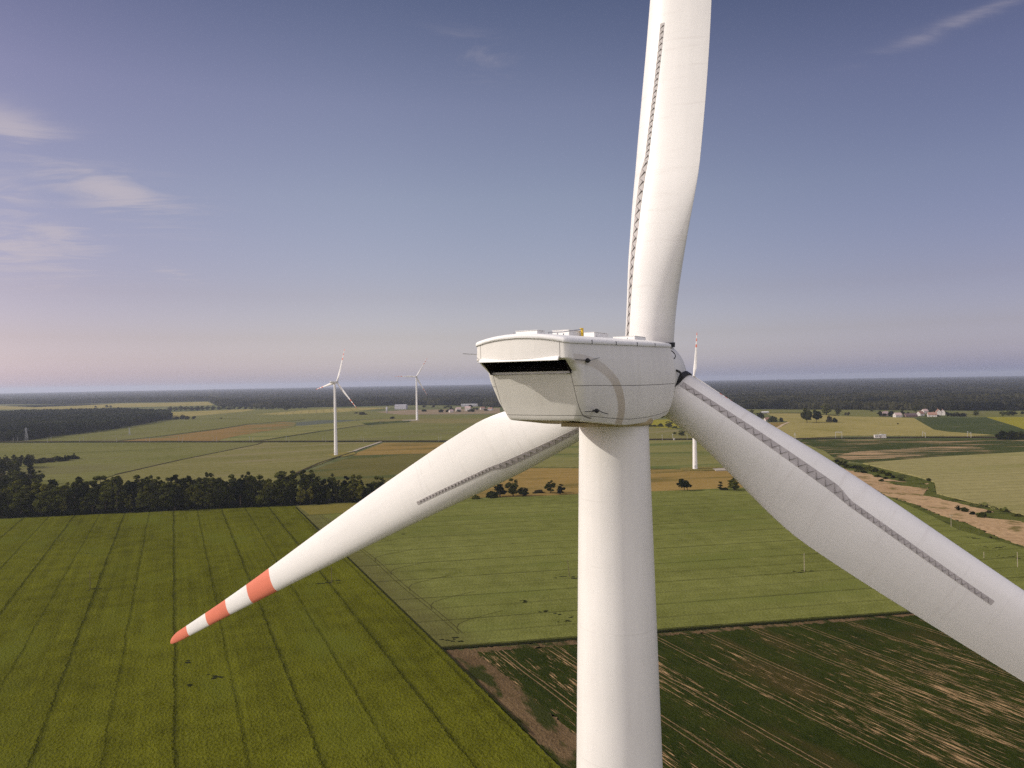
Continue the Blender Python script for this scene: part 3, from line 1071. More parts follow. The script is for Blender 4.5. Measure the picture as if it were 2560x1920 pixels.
field('field', [(656, 1107.5), (951, 1106.3), (884, 1129), (700, 1200), (640, 1225), (440, 1240), (200, 1219), (290, 1189), (452, 1151.5), (642, 1113)], M_GREEN2, .6)
# beyond the railway, left
field('field', [(60, 1103), (163, 1089.5), (271, 1076.5), (343, 1064), (400, 1053), (424, 1050), (500, 1047.8), (600, 1047.8), (640, 1049), (760, 1049.3), (740, 1051.5), (705, 1053.5), (617, 1060.5), (545, 1072), (400, 1090.5), (292, 1102.3)], M_GREEN, .5)
field('field', [(294, 1103.5), (400, 1092.5), (545, 1074), (617, 1062.5), (707, 1055), (740, 1057), (735, 1067), (690, 1074), (600, 1088), (560, 1097), (538, 1103.5)], M_RUST, .05)
field('field', [(542, 1103.6), (562, 1097.6), (602, 1088.6), (692, 1074.6), (738, 1067.6), (748, 1058), (800, 1052.5), (930, 1051.5), (955, 1053), (922, 1060), (820, 1075.3), (650, 1101.6)], M_PALE, .4)
field('field', [(742, 1057), (800, 1051.2), (900, 1050.5), (850, 1056), (760, 1064.5), (741, 1065)], field_mat('bluish_vetch', (.075, .085, .060), (.115, .120, .090), az=70), .42)
field('field', [(652, 1103.5), (821, 1078), (925, 1061.5), (962, 1056), (1100, 1059), (1185, 1060), (1185, 1102.5), (1100, 1103)], M_GREEN, .5)
field('field', [(900, 1050.6), (960, 1047.5), (1060, 1046.5), (1260, 1046), (1260, 1059), (1100, 1058.5), (962, 1054.5)], field_mat('tawny_grass', (.15, .130, .045), (.205, .170, .065), az=80), .05)
field('field', [(905, 1058.5), (1000, 1052.5), (1032, 1051.5), (1020, 1055.5), (920, 1064)], M_DEEP, .52)
field('field', [(428, 1047), (500, 1035.5), (620, 1024), (700, 1024), (830, 1018), (1000, 1037), (1060, 1038), (1240, 1038), (1240, 1045.3), (960, 1046.5), (890, 1049.5), (760, 1048.6), (640, 1048.2), (500, 1047)], M_GREEN, .3)
field('field', [(420, 1031), (520, 1027), (620, 1023), (640, 1025), (600, 1030), (480, 1041), (430, 1044.5)], M_RYE, .35)
field('field', [(640, 1036), (760, 1026), (900, 1019), (980, 1020), (860, 1030), (700, 1037)], M_RYE, .36)
field('field', [(921, 1036.5), (940, 1030), (1022, 1025), (1100, 1024), (1250, 1020), (1250, 1034), (1121, 1035.5), (1000, 1037)], M_YARD, .1)
field('field', [(0, 1014.5), (86, 1018), (200, 1014), (290, 1009), (400, 1007.5), (520, 1004.5), (535, 1013), (420, 1016), (280, 1019), (170, 1024), (80, 1023), (-200, 1026), (-200, 1016)], M_RYE, .1)
# right of the tower
field('field', [(1240, 1062), (1560, 1062), (1620, 1069), (1690, 1073.5), (1735, 1080), (1745, 1096), (1623, 1097), (1500, 1098), (1240, 1099)], M_GREEN2, .4)
field('field', [(1560, 1052), (1700, 1048), (1720, 1066), (1690, 1072), (1630, 1068), (1560, 1061)], M_YEL, .3)
field('field', [(1917, 1034), (2002, 1034), (2100, 1041), (2240, 1044), (2285, 1046), (2310, 1061), (2335, 1075), (2370, 1080.5), (2485, 1088.5), (2431, 1091), (2214, 1089.5), (2121, 1089.5), (2010, 1096), (1940, 1092), (1930, 1076), (1946, 1071), (1975, 1057), (1940, 1045)], M_RYE, .6)
field('field', [(1800, 1026), (1880, 1024.5), (2160, 1025), (2195, 1033), (2200, 1042), (2100, 1039.5), (2002, 1032.5), (1880, 1033), (1800, 1032)], M_GREEN, .4)
field('field', [(1900, 1057), (1972, 1056.5), (1942, 1069.5), (1925, 1066)], M_GOLD, .1)
field('field', [(2288, 1045.3), (2340, 1044.5), (2465, 1044.5), (2540, 1067), (2562, 1075), (2800, 1130), (2800, 1093), (2488, 1088), (2372, 1080), (2337, 1074.5), (2312, 1060.5)], M_DEEP, .35)
field('field', [(2468, 1043.5), (2560, 1043.3), (2900, 1043.3), (2900, 1128), (2560, 1073.3), (2542, 1066.3)], M_YEL, .5)
field('field', [(2380, 1030), (2560, 1029), (2900, 1029), (2900, 1042.5), (2420, 1042.5)], M_GREEN, .4)
field('field', [(1988, 1104), (2010, 1099), (2130, 1100), (2560, 1098.5), (2900, 1096), (2900, 1118), (2560, 1130.5), (2350, 1142), (2160, 1158), (2092, 1151), (2062, 1130)], M_MAIZE2, .25)
field('field', [(2090, 1140), (2130, 1131), (2280, 1121), (2350, 1117.5), (2430, 1117.5), (2470, 1122), (2400, 1129), (2330, 1137), (2200, 1148), (2120, 1151)], field_mat('patchy_soil', (.028, .040, .013), (.060, .070, .022), az=92, soil=True, soil_amt=.70, row=3.0, streak=60, soil_col=(.36, .24, .13)), .26, 4, .8)
field('field', [(2157, 1159.5), (2350, 1143.2), (2560, 1131.6), (2900, 1119), (2900, 1352), (2560, 1290), (2450, 1263), (2342, 1236), (2337, 1207), (2302, 1195)], M_E, .75, 2, .2)
field('field', [(2060, 1150), (2125, 1178), (2160, 1177), (2220, 1187), (2310, 1202), (2332, 1212), (2335, 1238), (2440, 1264.5), (2550, 1291.5), (2900, 1362), (2900, 1530), (2560, 1367), (2480, 1337), (2420, 1309), (2350, 1288), (2290, 1261), (2215, 1239.5), (2150, 1203), (2040, 1175)], M_DRY, .1, 2, .6)
field('field', [(2090, 1156), (2158, 1161), (2302, 1197), (2328, 1206), (2300, 1212), (2220, 1198), (2150, 1180), (2090, 1166)], M_VERGE, .12, 2.5, .7)
field('field', [(2318, 1204), (2336, 1208), (2341, 1236), (2440, 1262), (2560, 1291), (2900, 1356), (2900, 1366), (2556, 1295), (2436, 1269), (2350, 1247), (2306, 1239), (2322, 1224)], M_VERGE, .124, 2.5, .7)
field('field', [(2206, 1203), (2300, 1208), (2326, 1214), (2318, 1222), (2240, 1213)], M_VERGE, .128, 2.5, .7)
field('field', [(2440, 1283), (2500, 1280), (2620, 1310), (2620, 1318), (2540, 1303), (2470, 1296)], M_VERGE, .125, 2, .8)
field('field', [(2150, 1206), (2215, 1240.8), (2290, 1263), (2350, 1290), (2420, 1311), (2480, 1339), (2560, 1369), (2800, 1476), (2800, 1482), (2560, 1377), (2470, 1343), (2397, 1330), (2325, 1292), (2215, 1243), (2150, 1215)], M_VERGE, .13, 2, .6)
# turbine hard standings, tracks, railway bank
field('field', [(820, 1137), (850, 1132), (885, 1130), (890, 1136), (862, 1142), (835, 1143)], field_mat('trodden_grass', (.16, .14, .03), (.24, .19, .06), az=60), .64)
ribbon('track', [(848, 1136), (868, 1131), (886, 1128.5), (905, 1121), (930, 1113), (952, 1105.5)], 5.0, M_CONC, .60)
field('path', [(1005, 1051.3), (1042, 1049.5), (1050, 1051), (1030, 1052.2)], M_CONC, .55)
field('field', [(1700, 1172), (1760, 1169), (1815, 1171), (1822, 1176), (1760, 1178), (1706, 1177)], field_mat('trodden_grass_pad', (.13, .11, .03), (.2, .16, .05), az=60), .72)
field('path', [(1781, 1174), (1812, 1171.5), (1826, 1177), (1790, 1178.5)], M_CONC, .74)
ribbon('track', [(1935, 1074), (1946, 1069.5), (1958, 1062), (1972, 1056.5)], 6, M_SAND, .62)
RAIL = [(-300, 1109), (0, 1105.6), (300, 1105), (640, 1104.6), (860, 1104), (1103, 1103.6), (1350, 1101.5), (1623, 1099.5), (1745, 1098.5), (2010, 1097.6), (2214, 1095), (2431, 1094), (2560, 1096), (2900, 1092)]
M_RAILB = field_mat('rail_ballast', (.045, .035, .020), (.085, .065, .035), az=99, bump=.6, blotch=((.03, .035, .012), (.1, .02, .1), .5, .62))
ribbon('railway', RAIL, 17.0, M_RAILB, .9)
for pts in ([(292, 1103), (400, 1092), (545, 1073.3), (617, 1061.8), (707, 1054.4), (762, 1050.2)], [(649, 1102.6), (800, 1078.8), (822, 1076.6), (925, 1060.6), (960, 1054)],
            [(289, 1187.8), (451, 1151), (641, 1112.6), (655, 1108)], [(712, 1197), (800, 1158), (885, 1130.5)], [(454, 1048.3), (560, 1046.8), (640, 1048.8)]):
    ribbon('ditch_and_edge_shade', pts, 3.4, M_RAILB, .75)

# painted shade: dark strips at the wheat's foot, along the beets and the oats
ribbon('ditch_and_edge_shade', [(1098, 1625.5), (1270, 1612.5), (1439, 1599.5), (1706, 1576), (2000, 1554.5), (2277, 1534.5), (2560, 1513)], 1.5, plain('painted_wheat_shade', (.016, .018, .006), .95, 0, .3, .6), .27)
ribbon('ditch_and_edge_shade', [along(82.25, -560), along(82.3, -480), along(82.3, -400), along(82.25, -330), along(82.3, -268), along(82.3, -220), along(82.3, -170)], .7, plain('painted_oat_shade', (.022, .024, .007), .95, 0, .3, .6), .87)

for pts in ([(300, 1088), (420, 1079), (545, 1066), (640, 1058)], [(735, 1069), (840, 1066), (930, 1058)], [(60, 1139), (180, 1133), (330, 1128), (480, 1117)], [(930, 1083), (1020, 1081), (1100, 1082)], [(1250, 1140), (1420, 1137), (1620, 1134), (1760, 1134)]):
    ribbon('ditch_and_edge_shade', pts, 1.6, M_VERGE, .73)

# ------------------------------------------------------------------ foliage
M_LEAF = leaf_mat('leaf_green', (.008, .012, .003), (.108, .112, .022), .30)
M_LEAF_Y = leaf_mat('leaf_yellowgreen', (.045, .050, .008), (.165, .152, .025))
M_LEAF_D = leaf_mat('leaf_dark', (.005, .009, .003), (.060, .064, .014), .25)
M_LEAF_B = leaf_mat('leaf_brownish', (.035, .032, .014), (.075, .065, .03))
M_LEAF_P = leaf_mat('leaf_pale_blossom', (.10, .11, .02), (.25, .24, .08))
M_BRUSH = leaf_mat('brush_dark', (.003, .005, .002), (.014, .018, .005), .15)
M_BARK = plain('bark', (.075, .055, .038), .9, .05, .25, 2.0)


def crown_np(w, h, z0, n_lobes, n_leaf, leaf, seed, shape='round'):
    """leaf-sized faces gathered on the lobes of a crown"""
    g = np.random.default_rng(seed)
    C, S = [], []
    for _ in range(n_lobes):
        a = g.uniform(0, 2 * np.pi)
        q = g.uniform(0, 1)
        if shape == 'cone':
            rr = (1 - q) * w * .42
        elif shape == 'column':
            rr = w * .22 * math.sin(math.pi * (.15 + .8 * q))
        else:
            rr = w * .40 * math.sqrt(max(0, 1 - (1.75 * q - .75) ** 2)) * g.uniform(.35, 1.05)
        C.append((rr * math.cos(a), rr * math.sin(a), z0 + h * (.1 + .8 * q)))
        S.append(g.uniform(.12, .25) * w * (1 - .45 * q if shape != 'column' else .8))
    C.append((0, 0, z0 + h * .5)); S.append(w * .26)
    C = np.array(C); S = np.array(S)
    pr = S ** 2 / (S ** 2).sum()
    idx = g.choice(len(C), n_leaf, p=pr)
    d = g.normal(size=(n_leaf, 3)); d /= np.linalg.norm(d, axis=1)[:, None]
    rr = S[idx] * (.35 + .85 * g.random(n_leaf) ** .8)
    P = C[idx] + d * rr[:, None] * np.array([1, 1, .85])
    nrm = d + g.normal(size=(n_leaf, 3)) * .55 + np.array([0, 0, .35])
    nrm /= np.linalg.norm(nrm, axis=1)[:, None]
    a = np.cross(nrm, g.normal(size=(n_leaf, 3))); a /= np.linalg.norm(a, axis=1)[:, None]
    b_ = np.cross(nrm, a)
    s = (leaf * g.uniform(.6, 1.35, n_leaf))[:, None]
    q = [P - a * s - b_ * s * .7, P + a * s * .8 - b_ * s, P + a * s + b_ * s * .8, P - a * s * .7 + b_ * s]
    V = np.stack(q, 1).reshape(-1, 3)
    F = np.arange(n_leaf * 4).reshape(-1, 4)
    return V, F


def trunk_mb(h, r, spread, seed, n_limb=6):
    g = random.Random(seed)
    b = MB()
    lean = (g.uniform(-.05, .05), g.uniform(-.05, .05))
    pts = [(lean[0] * z * .6 + g.uniform(-.1, .1) * r * (z > 0), lean[1] * z * .6, z) for z in np.linspace(-.2, h * .85, 6)]
    b.tube(pts, [r * 1.25, r, r * .85, r * .65, r * .4, r * .15], M_BARK, 8)
    for k in range(n_limb):
        q = g.uniform(.35, .75); a = g.uniform(0, 6.28)
        z = h * .85 * q
        L = spread * g.uniform(.6, 1.0)
        p0 = Vector((lean[0] * z * .6, lean[1] * z * .6, z))
        d = Vector((math.cos(a), math.sin(a), .75))
        b.tube([p0, p0 + d * L * .5, p0 + d * L + Vector((0, 0, .1 * L))], [r * .4, r * .25, r * .08], M_BARK, 5)
    return b


def tree_proto(w, h, bare, lobes, leaves, leaf, mat, seed, shape='round', twin=False):
    V, F = crown_np(w, h - bare, bare, lobes, leaves, leaf, seed, shape)
    cr_ = np_mesh('crown', V, F, mat)
    b = trunk_mb(h, .018 * h + .06, w * .30, seed)
    if twin:
        b2 = trunk_mb(h * .8, .014 * h + .05, w * .25, seed + 1)
        b.add([(x + w * .18, y + .6, z) for x, y, z in b2.v], b2.f, M_BARK)
    return cr_, mesh('trunk', b.v, b.f, b.mats, b.m, True), h


PROTO = {}
for i in range(5):
    PROTO['broad%d' % i] = tree_proto(9 + i * .8, 18 + (i % 3), 2.0 + .5 * (i % 2), 22, 2300, .42, M_LEAF, 40 + i)
for i in range(3):
    PROTO['dark%d' % i] = tree_proto(8 + i, 17 + i, 1.6, 20, 2100, .42, M_LEAF_D, 60 + i)
for i in range(2):
    PROTO['yellow%d' % i] = tree_proto(8.5 + i, 17 + i, 2.5, 20, 2000, .42, M_LEAF_Y, 70 + i)
PROTO['brown0'] = tree_proto(8, 15, 2.0, 11, 900, .5, M_LEAF_B, 80)
PROTO['thin0'] = tree_proto(5.0, 19, 3.0, 10, 650, .5, M_LEAF, 81, 'column')
PROTO['cone0'] = tree_proto(5.0, 14, .5, 14, 900, .42, M_LEAF_D, 82, 'cone')
PROTO['oak0'] = tree_proto(15, 15, 3.6, 20, 2600, .52, M_LEAF, 83)
PROTO['oak1'] = tree_proto(13, 15, 3.2, 18, 2400, .52, M_LEAF_D, 84)
PROTO['oak2'] = tree_proto(10.5, 11, 2.6, 12, 1700, .40, M_LEAF, 89, 'round', True)
PROTO['bush0'] = tree_proto(8, 5.0, -.4, 12, 1100, .42, M_LEAF_D, 85)
PROTO['bush1'] = tree_proto(9, 5.0, -.5, 14, 1100, .42, M_LEAF, 86)
PROTO['bush2'] = tree_proto(7, 5.0, -.4, 10, 800, .42, M_LEAF_B, 87)
PROTO['bloom0'] = tree_proto(7, 5.0, -.4, 10, 900, .40, M_LEAF_P, 88)


def plant(kind, x, y, height, label, cat='tree', group=None, width=1.0, name=None):
    cr_, tr_, h = PROTO[kind]
    s = height / h
    bushy = kind.startswith(('bush', 'bloom'))
    root = empty(name or ('bush' if bushy else 'tree'), (x, y, float(gz(math.hypot(x, y)))), random.uniform(0, 6.28))
    root.scale = (s * width, s * width, s)
    tag(root, label, cat, group)
    ob('crown', cr_, root)
    ob('trunk', tr_, root)
    return root


def tree_px(kind, px, py, hp, label, cat='tree', group=None, wp=None):
    """tree standing at a surveyed point, its height and width read off in photo pixels"""
    x, y = W(px, py)
    h = metres(hp, px, py)
    w = 1.0
    if wp:
        me = PROTO[kind][0]
        ww = max(v.co.x for v in me.vertices) - min(v.co.x for v in me.vertices)
        w = metres(wp, px, py) / (ww * h / PROTO[kind][2])
    return plant(kind, x, y, h, label, cat, group, w)


# --- the tree belt in the middle distance, left
belt_a, belt_b = W(-60, 1301), W(960, 1258)
bx, by = belt_b[0] - belt_a[0], belt_b[1] - belt_a[1]
BL = math.hypot(bx, by)
ux, uy = bx / BL, by / BL
kinds = ['broad0', 'broad1', 'broad2', 'broad3', 'broad4', 'dark0', 'dark1', 'dark2']
BELT = {'broad': 'round green tree in the dark belt behind the oat field', 'dark': 'dark green tree in the dark belt behind the oat field',
        'yellow': 'yellowish sunlit tree standing out in the dark tree belt', 'brown': 'brownish sparse tree in the dark tree belt', 'thin': 'thin tall tree poking out of the dark tree belt'}
NR = 4
for row in range(NR):
    s = random.uniform(0, 5)
    while s < BL:
        f = s / BL
        depth = 6 + row * 9.0 + random.uniform(-2.5, 2.5)
        lim = 40 if f < .55 else 40 - (f - .55) * 40
        if depth < lim:
            x, y = belt_a[0] + ux * s - uy * depth, belt_a[1] + uy * s + ux * depth
            q = random.random()
            k = random.choice(kinds)
            if q < .16: k = random.choice(['yellow0', 'yellow1'])
            elif q < .15: k = 'brown0'
            elif q < .22: k = 'thin0'
            h = random.uniform(18, 24) if row < 2 else random.uniform(20, 27)
            if row == 0: h = random.uniform(13, 22)
            if f > .82: h *= .85
            kk = k[:-1]
            plant(k, x, y, h, BELT[kk], 'tree', kk + ' trees of the belt', random.uniform(.8, 1.35))
        s += random.uniform(5.5, 10.5) if row else random.uniform(5.5, 9.0)
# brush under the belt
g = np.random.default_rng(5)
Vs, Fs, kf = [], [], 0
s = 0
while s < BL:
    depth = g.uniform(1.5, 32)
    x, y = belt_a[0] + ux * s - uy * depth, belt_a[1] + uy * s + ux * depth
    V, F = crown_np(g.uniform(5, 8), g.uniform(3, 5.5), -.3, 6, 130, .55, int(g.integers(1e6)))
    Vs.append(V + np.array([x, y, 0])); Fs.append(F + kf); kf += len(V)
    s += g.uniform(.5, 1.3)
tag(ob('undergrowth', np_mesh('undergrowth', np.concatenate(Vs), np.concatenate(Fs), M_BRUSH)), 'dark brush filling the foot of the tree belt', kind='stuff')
# wood running back on the left edge
for (px, py, n_) in ((20, 1287, 5), (70, 1283, 5), (30, 1262, 6), (80, 1252, 5), (10, 1235, 6), (62, 1228, 5), (25, 1212, 5), (75, 1209, 4), (30, 1190, 4), (10, 1178, 4), (50, 1176, 4), (-10, 1200, 4), (-15, 1250, 5)):
    for _ in range(n_):
        x, y = W(px + random.uniform(-26, 26), py + random.uniform(-8, 8))
        k = random.choice(['dark0', 'dark1', 'dark2', 'broad1', 'broad3', 'brown0'])
        plant(k, x, y, random.uniform(14, 19), 'dark tree of the wood at the left edge, beside the pale barley', 'tree', 'trees of the left wood', random.uniform(.95, 1.25))
LW = 'bushy tree at the end of the spur from the left wood'
for (px, py) in ((15, 1162), (35, 1163), (55, 1161), (75, 1160), (25, 1168), (48, 1168), (0, 1165), (66, 1164)):
    tree_px(random.choice(['dark0', 'dark1', 'broad2']), px, py, random.uniform(22, 28), 'dark tree of the small copse above the left wood', 'tree', 'trees of the small copse')
for i, px in enumerate(range(90, 192, 9)):
    tree_px(random.choice(['bush0', 'bush1', 'bush2']), px, 1158 - (px - 90) * .085 - random.uniform(-2, 2), random.uniform(7, 13), 'low bush in the hedge spur running right from the copse', 'bush', 'bushes of the hedge spur', 26)
tree_px('cone0', 163, 1150, 15, 'small pointed tree in the hedge spur, left of the taller pointed one', wp=11)
tree_px('cone0', 186, 1149.5, 20, 'pointed tree at the right tip of the hedge spur', wp=13)

# --- single trees round the middle fields
tree_px('oak2', 1711, 1228.5, 33, 'arched twin-trunked tree alone on the golden strip', wp=38)
tree_px('thin0', 1801, 1227.5, 25, 'small slender tree right of the twin-trunked tree', wp=16)
tree_px('broad1', 1836, 1228, 36, 'bushy tree half hidden behind the right blade', wp=36)
tree_px('bush0', 1812, 1227, 9, 'low bush at the foot of the tree behind the right blade', 'bush', wp=24)
tree_px('broad2', 1377, 1233, 34, 'round tree left of the tower, taller of two', wp=28)
tree_px('dark0', 1401, 1236, 27, 'dark round bush-like tree beside the tower', wp=24)
tree_px('broad3', 1283, 1240, 46, 'tallest tree of the clump under the left blade', wp=36)
tree_px('dark1', 1250, 1243, 34, 'dark tree at the left of the clump under the left blade', wp=38)
tree_px('dark2', 1308, 1242, 26, 'low dark tree right of the clump under the left blade', wp=34)
tree_px('bush0', 1228, 1246, 18, 'dark bush at the foot of the clump under the left blade', 'bush', wp=40)
tree_px('bush1', 1190, 1250, 12, 'small bush beneath the left blade, nearest the wheat', 'bush', wp=24)
tree_px('bush2', 1345, 1232, 8, 'low scrub between the clump and the round tree', 'bush', wp=34)
# trees between tower and right blade, behind the railway
for (px, py, hp, wp, lb) in ((1652, 1067, 9, 14, 'small round tree on the yellow patch near the tower'), (1672, 1070, 18, 20, 'larger dark tree on the yellow patch near the tower'), (1636, 1067, 5, 12, 'low bush at the left of the yellow patch'),
                             (1688, 1071, 6, 14, 'low bush at the right of the yellow patch'), (1704, 1090, 15, 18, 'ragged tree beside the railway near the right blade'), (1687, 1086, 6, 9, 'little tree left of the ragged trackside tree'), (1625, 1067, 6, 12, 'leftmost low bush beside the tower and yellow patch')):
    tree_px('broad0' if hp > 10 else 'bush1', px, py, hp, lb, 'tree' if hp > 10 else 'bush', None, wp)
# right-hand meadow trees
RT = [('oak0', 2017.5, 1057.8, 39, 34, 'tall oak with spreading crown, left of the pair in the pale rye'), ('oak1', 2041, 1058.2, 34, 26, 'dark oak, right of the pair in the pale rye'),
      ('broad0', 2066, 1038, 29, 25, 'tall tree with bare stem behind the pair of oaks'), ('broad3', 2094, 1038, 19, 16, 'medium tree right of the bare-stemmed tree'),
      ('brown0', 2097, 1033, 18, 14, 'thin brownish tree behind the medium tree'), ('brown0', 2114, 1039.5, 12, 8, 'small bare tree, left of two by the meadow edge'), ('brown0', 2121, 1040, 14, 9, 'small bare tree, right of two by the meadow edge'),
      ('bush2', 2074.5, 1055.5, 18, 20, 'brownish round bush beside the dark oak'), ('bush0', 2088, 1057, 13, 13, 'small dark bush beside the brownish round bush'),
      ('broad1', 1902, 1047.5, 18, 24, 'round dark tree above the right blade edge'), ('broad4', 1880, 1035, 12, 14, 'dark tree peeping over the right blade edge'), ('bush1', 1932, 1054.5, 14, 24, 'wide bush over the cottage by the blade'),
      ('bush0', 1953, 1054.5, 11, 12, 'dark bush right of the cottage bush'), ('bush0', 2178.6, 1028.5, 6, 8, 'tiny bush before the far forest edge'), ('bush0', 2245, 1061.5, 4, 5, 'tiny lone bush in the pale rye'),
      ('dark0', 2200, 1040.5, 14, 15, 'dark tree at the left of the farm'), ('dark1', 2229, 1042.5, 16, 20, 'big dark tree between farmhouse and barn'), ('broad4', 2212, 1041, 8, 14, 'low tree in front of the farmhouse'), ('dark2', 2256, 1038, 14, 14, 'dark tree right of the barn'), ('dark2', 2291, 1032, 19, 17, 'tall dark tree behind the long farm shed'),
      ('broad1', 2439, 1039.5, 14, 18, 'round tree standing alone on the far green field'), ('broad2', 2506, 1040.5, 14, 17, 'left tree of the three at the yellow field'), ('broad3', 2520, 1039.5, 13, 15, 'middle tree of the three at the yellow field'), ('broad0', 2533, 1039.5, 15, 18, 'right tree of the three at the yellow field'),
      ('dark1', 2556, 1036, 8, 12, 'small tree at the right edge beyond the yellow field')]
for k, px, py, hp, wp, lb in RT:
    tree_px(k, px, py, hp, lb, 'bush' if k.startswith('bush') else 'tree', None, wp)
for i, px in enumerate((2368, 2377, 2386, 2395, 2404, 2411)):
    tree_px(random.choice(['dark0', 'dark1', 'bush0']), px, 1041.5, random.uniform(9, 12), 'bushy tree in the hedge right of the white houses', 'tree', 'hedge by the white houses', 14)
for i, px in enumerate((2503, 2515, 2528, 2542, 2556, 2570)):
    tree_px('bush0', px, 1099.3 - .01 * (px - 2500), random.uniform(19, 23), 'big dark bush of the thicket by the railway at the right edge', 'bush', 'thicket by the railway', 30)
for px, py, hp, wp in ((2270, 1037, 8, 10), (2301, 1034, 9, 10), (2325, 1032, 12, 14), (2335, 1031, 11, 12), (2364, 1036, 9, 10), (2318, 1041.5, 5, 10), (2345, 1041.5, 5, 12)):
    tree_px(random.choice(['dark0', 'dark2', 'brown0']), px, py, hp, 'dark tree among the white houses of the hamlet', 'tree', 'trees of the hamlet', wp)
# scrub on the dry grass strip
for (px, py, hp, wp) in ((2108, 1163, 11, 24), (2095, 1157, 8, 16), (2135, 1171, 8, 22), (2150, 1174, 9, 20), (2170, 1177, 11, 24), (2188, 1180, 10, 20), (2206, 1184, 9, 20), (2222, 1190, 9, 18), (2232, 1196, 7, 12), (2160, 1183, 7, 18), (2195, 1193, 7, 16), (2118, 1170, 7, 18), (2142, 1180, 6, 14), (2215, 1198, 6, 12)):
    tree_px(random.choice(['bush0', 'bush1', 'bush1']), px, py, hp, 'green bush of the scrub patch above the dry grass', 'bush', 'scrub patch bushes', wp)
for k, px, py, hp, wp, lb in (('bush0', 2323, 1203, 8, 13, 'round bush at the corner of the pale wheat'), ('bush1', 2253, 1203.5, 9, 13, 'single round bush on the dry grass below the scrub'), ('bush1', 2205, 1204, 7, 12, 'low bush on the dry grass near the blade'),
                              ('dark0', 2394.5, 1276.5, 14, 14, 'small dark tree, leftmost of the row on the dry grass'), ('bush0', 2413, 1280, 12, 22, 'dark bush right of the small dark tree'), ('bush0', 2431, 1287, 9, 16, 'low dark bush in the middle of the dry grass row'), ('bush0', 2453, 1293.5, 14, 26, 'widest dark bush of the dry grass row'), ('bush2', 2472, 1283, 8, 16, 'brownish bush above the widest dark bush'),
                              ('bloom0', 2425, 1263.5, 8, 16, 'pale flowering bush, leftmost at the wheat edge'), ('bloom0', 2460, 1266, 11, 24, 'largest pale flowering bush at the wheat edge'), ('bloom0', 2484, 1274, 10, 18, 'pale flowering bush right of the largest one'), ('bloom0', 2512, 1280, 13, 22, 'rightmost pale flowering bush at the wheat edge'),
                              ('bush2', 2477, 1346, 7, 8, 'tiny shrub on the dry grass near the utility pole'), ('bush1', 2545, 1292, 8, 20, 'green bush at the right frame edge by the wheat')):
    tree_px(k, px, py, hp, lb, 'bush' if k != 'dark0' else 'tree', None, wp)
# far left
for k, px, py, hp, wp, lb in (('bush0', 440, 1049.3, 8, 16, 'low bush at the left of the round clump past the wood'), ('dark0', 457, 1049, 13, 20, 'round clump of trees standing past the end of the wood'), ('bush0', 467, 1049, 9, 14, 'right flank of the round clump past the wood'), ('dark1', 486, 1048.6, 9, 14, 'lone round tree right of the clump past the wood'), ('bush0', 552, 1046.8, 3, 8, 'tiny bush on the far hedge line'),
                              ('dark0', 715, 1026, 17, 16, 'dark tree standing out before the far forest'), ('dark2', 239, 1020, 6, 8, 'small tree alone on the far pale stubble'), ('dark1', 267, 1019.3, 7, 10, 'left of two small trees by the far pale stubble'), ('dark0', 277, 1019, 6, 7, 'right of two small trees by the far pale stubble'),
                              ('bush0', 980.6, 1047, 6, 13, 'small dark bush left of the farthest wind turbine'), ('bush2', 907, 1037, 8, 22, 'wide grey bush at the edge of the yard'), ('bush2', 890, 1034, 4, 12, 'small grey bush left of the wide grey bush')):
    tree_px(k, px, py, hp, lb, 'bush' if k.startswith('bush') else 'tree', None, wp)
for i in range(26):
    px = 425 + i * 13.5
    py = 1028 - (px - 425) * .021 if px < 560 else 1024.2 - (px - 560) * .012
    tree_px(random.choice(['dark0', 'dark1', 'broad2', 'broad0']), px, py, random.uniform(8, 17) if px < 570 else random.uniform(6, 12), 'tree in the row along the far fields on the left', 'tree', 'row of far trees', random.uniform(12, 20))
for i in range(22):
    px = random.uniform(1060, 1240); py = random.uniform(1018, 1034)
    tree_px(random.choice(['dark0', 'bush0', 'bush2', 'broad1']), px, py, random.uniform(4, 9), 'tree among the houses of the far village left of the nacelle', 'tree', 'trees of the far village', random.uniform(8, 16))

# ------------------------------------------------------------------ woods as masses
def ico(sub):
    bm = bmesh.new(); bmesh.ops.create_icosphere(bm, subdivisions=sub, radius=1.0)
    V = np.array([v.co[:] for v in bm.verts]); F = np.array([[v.index for v in f.verts] for f in bm.faces])
    bm.free(); return V, F


I1, I2 = ico(1), ico(2)


def blobs(P, size, height, base, seed):
    g = np.random.default_rng(seed)
    V0, F0 = base
    n = len(P)
    jit = 1 + .30 * g.normal(size=(n, len(V0), 1)).clip(-1.6, 1.6)
    V = V0[None] * jit
    sx = size * g.uniform(.7, 1.25, n)
    V = V * np.stack([sx, sx, height * .42 * g.uniform(.8, 1.25, n)], 1)[:, None, :]
    rot = g.uniform(0, 6.28, n); c, s_ = np.cos(rot), np.sin(rot)
    X = V[..., 0] * c[:, None] - V[..., 1] * s_[:, None]; Y = V[..., 0] * s_[:, None] + V[..., 1] * c[:, None]
    V = np.stack([X, Y, V[..., 2]], -1) + P[:, None, :]
    F = (F0[None] + (np.arange(n) * len(V0))[:, None, None]).reshape(-1, 3)
    return V.reshape(-1, 3), F


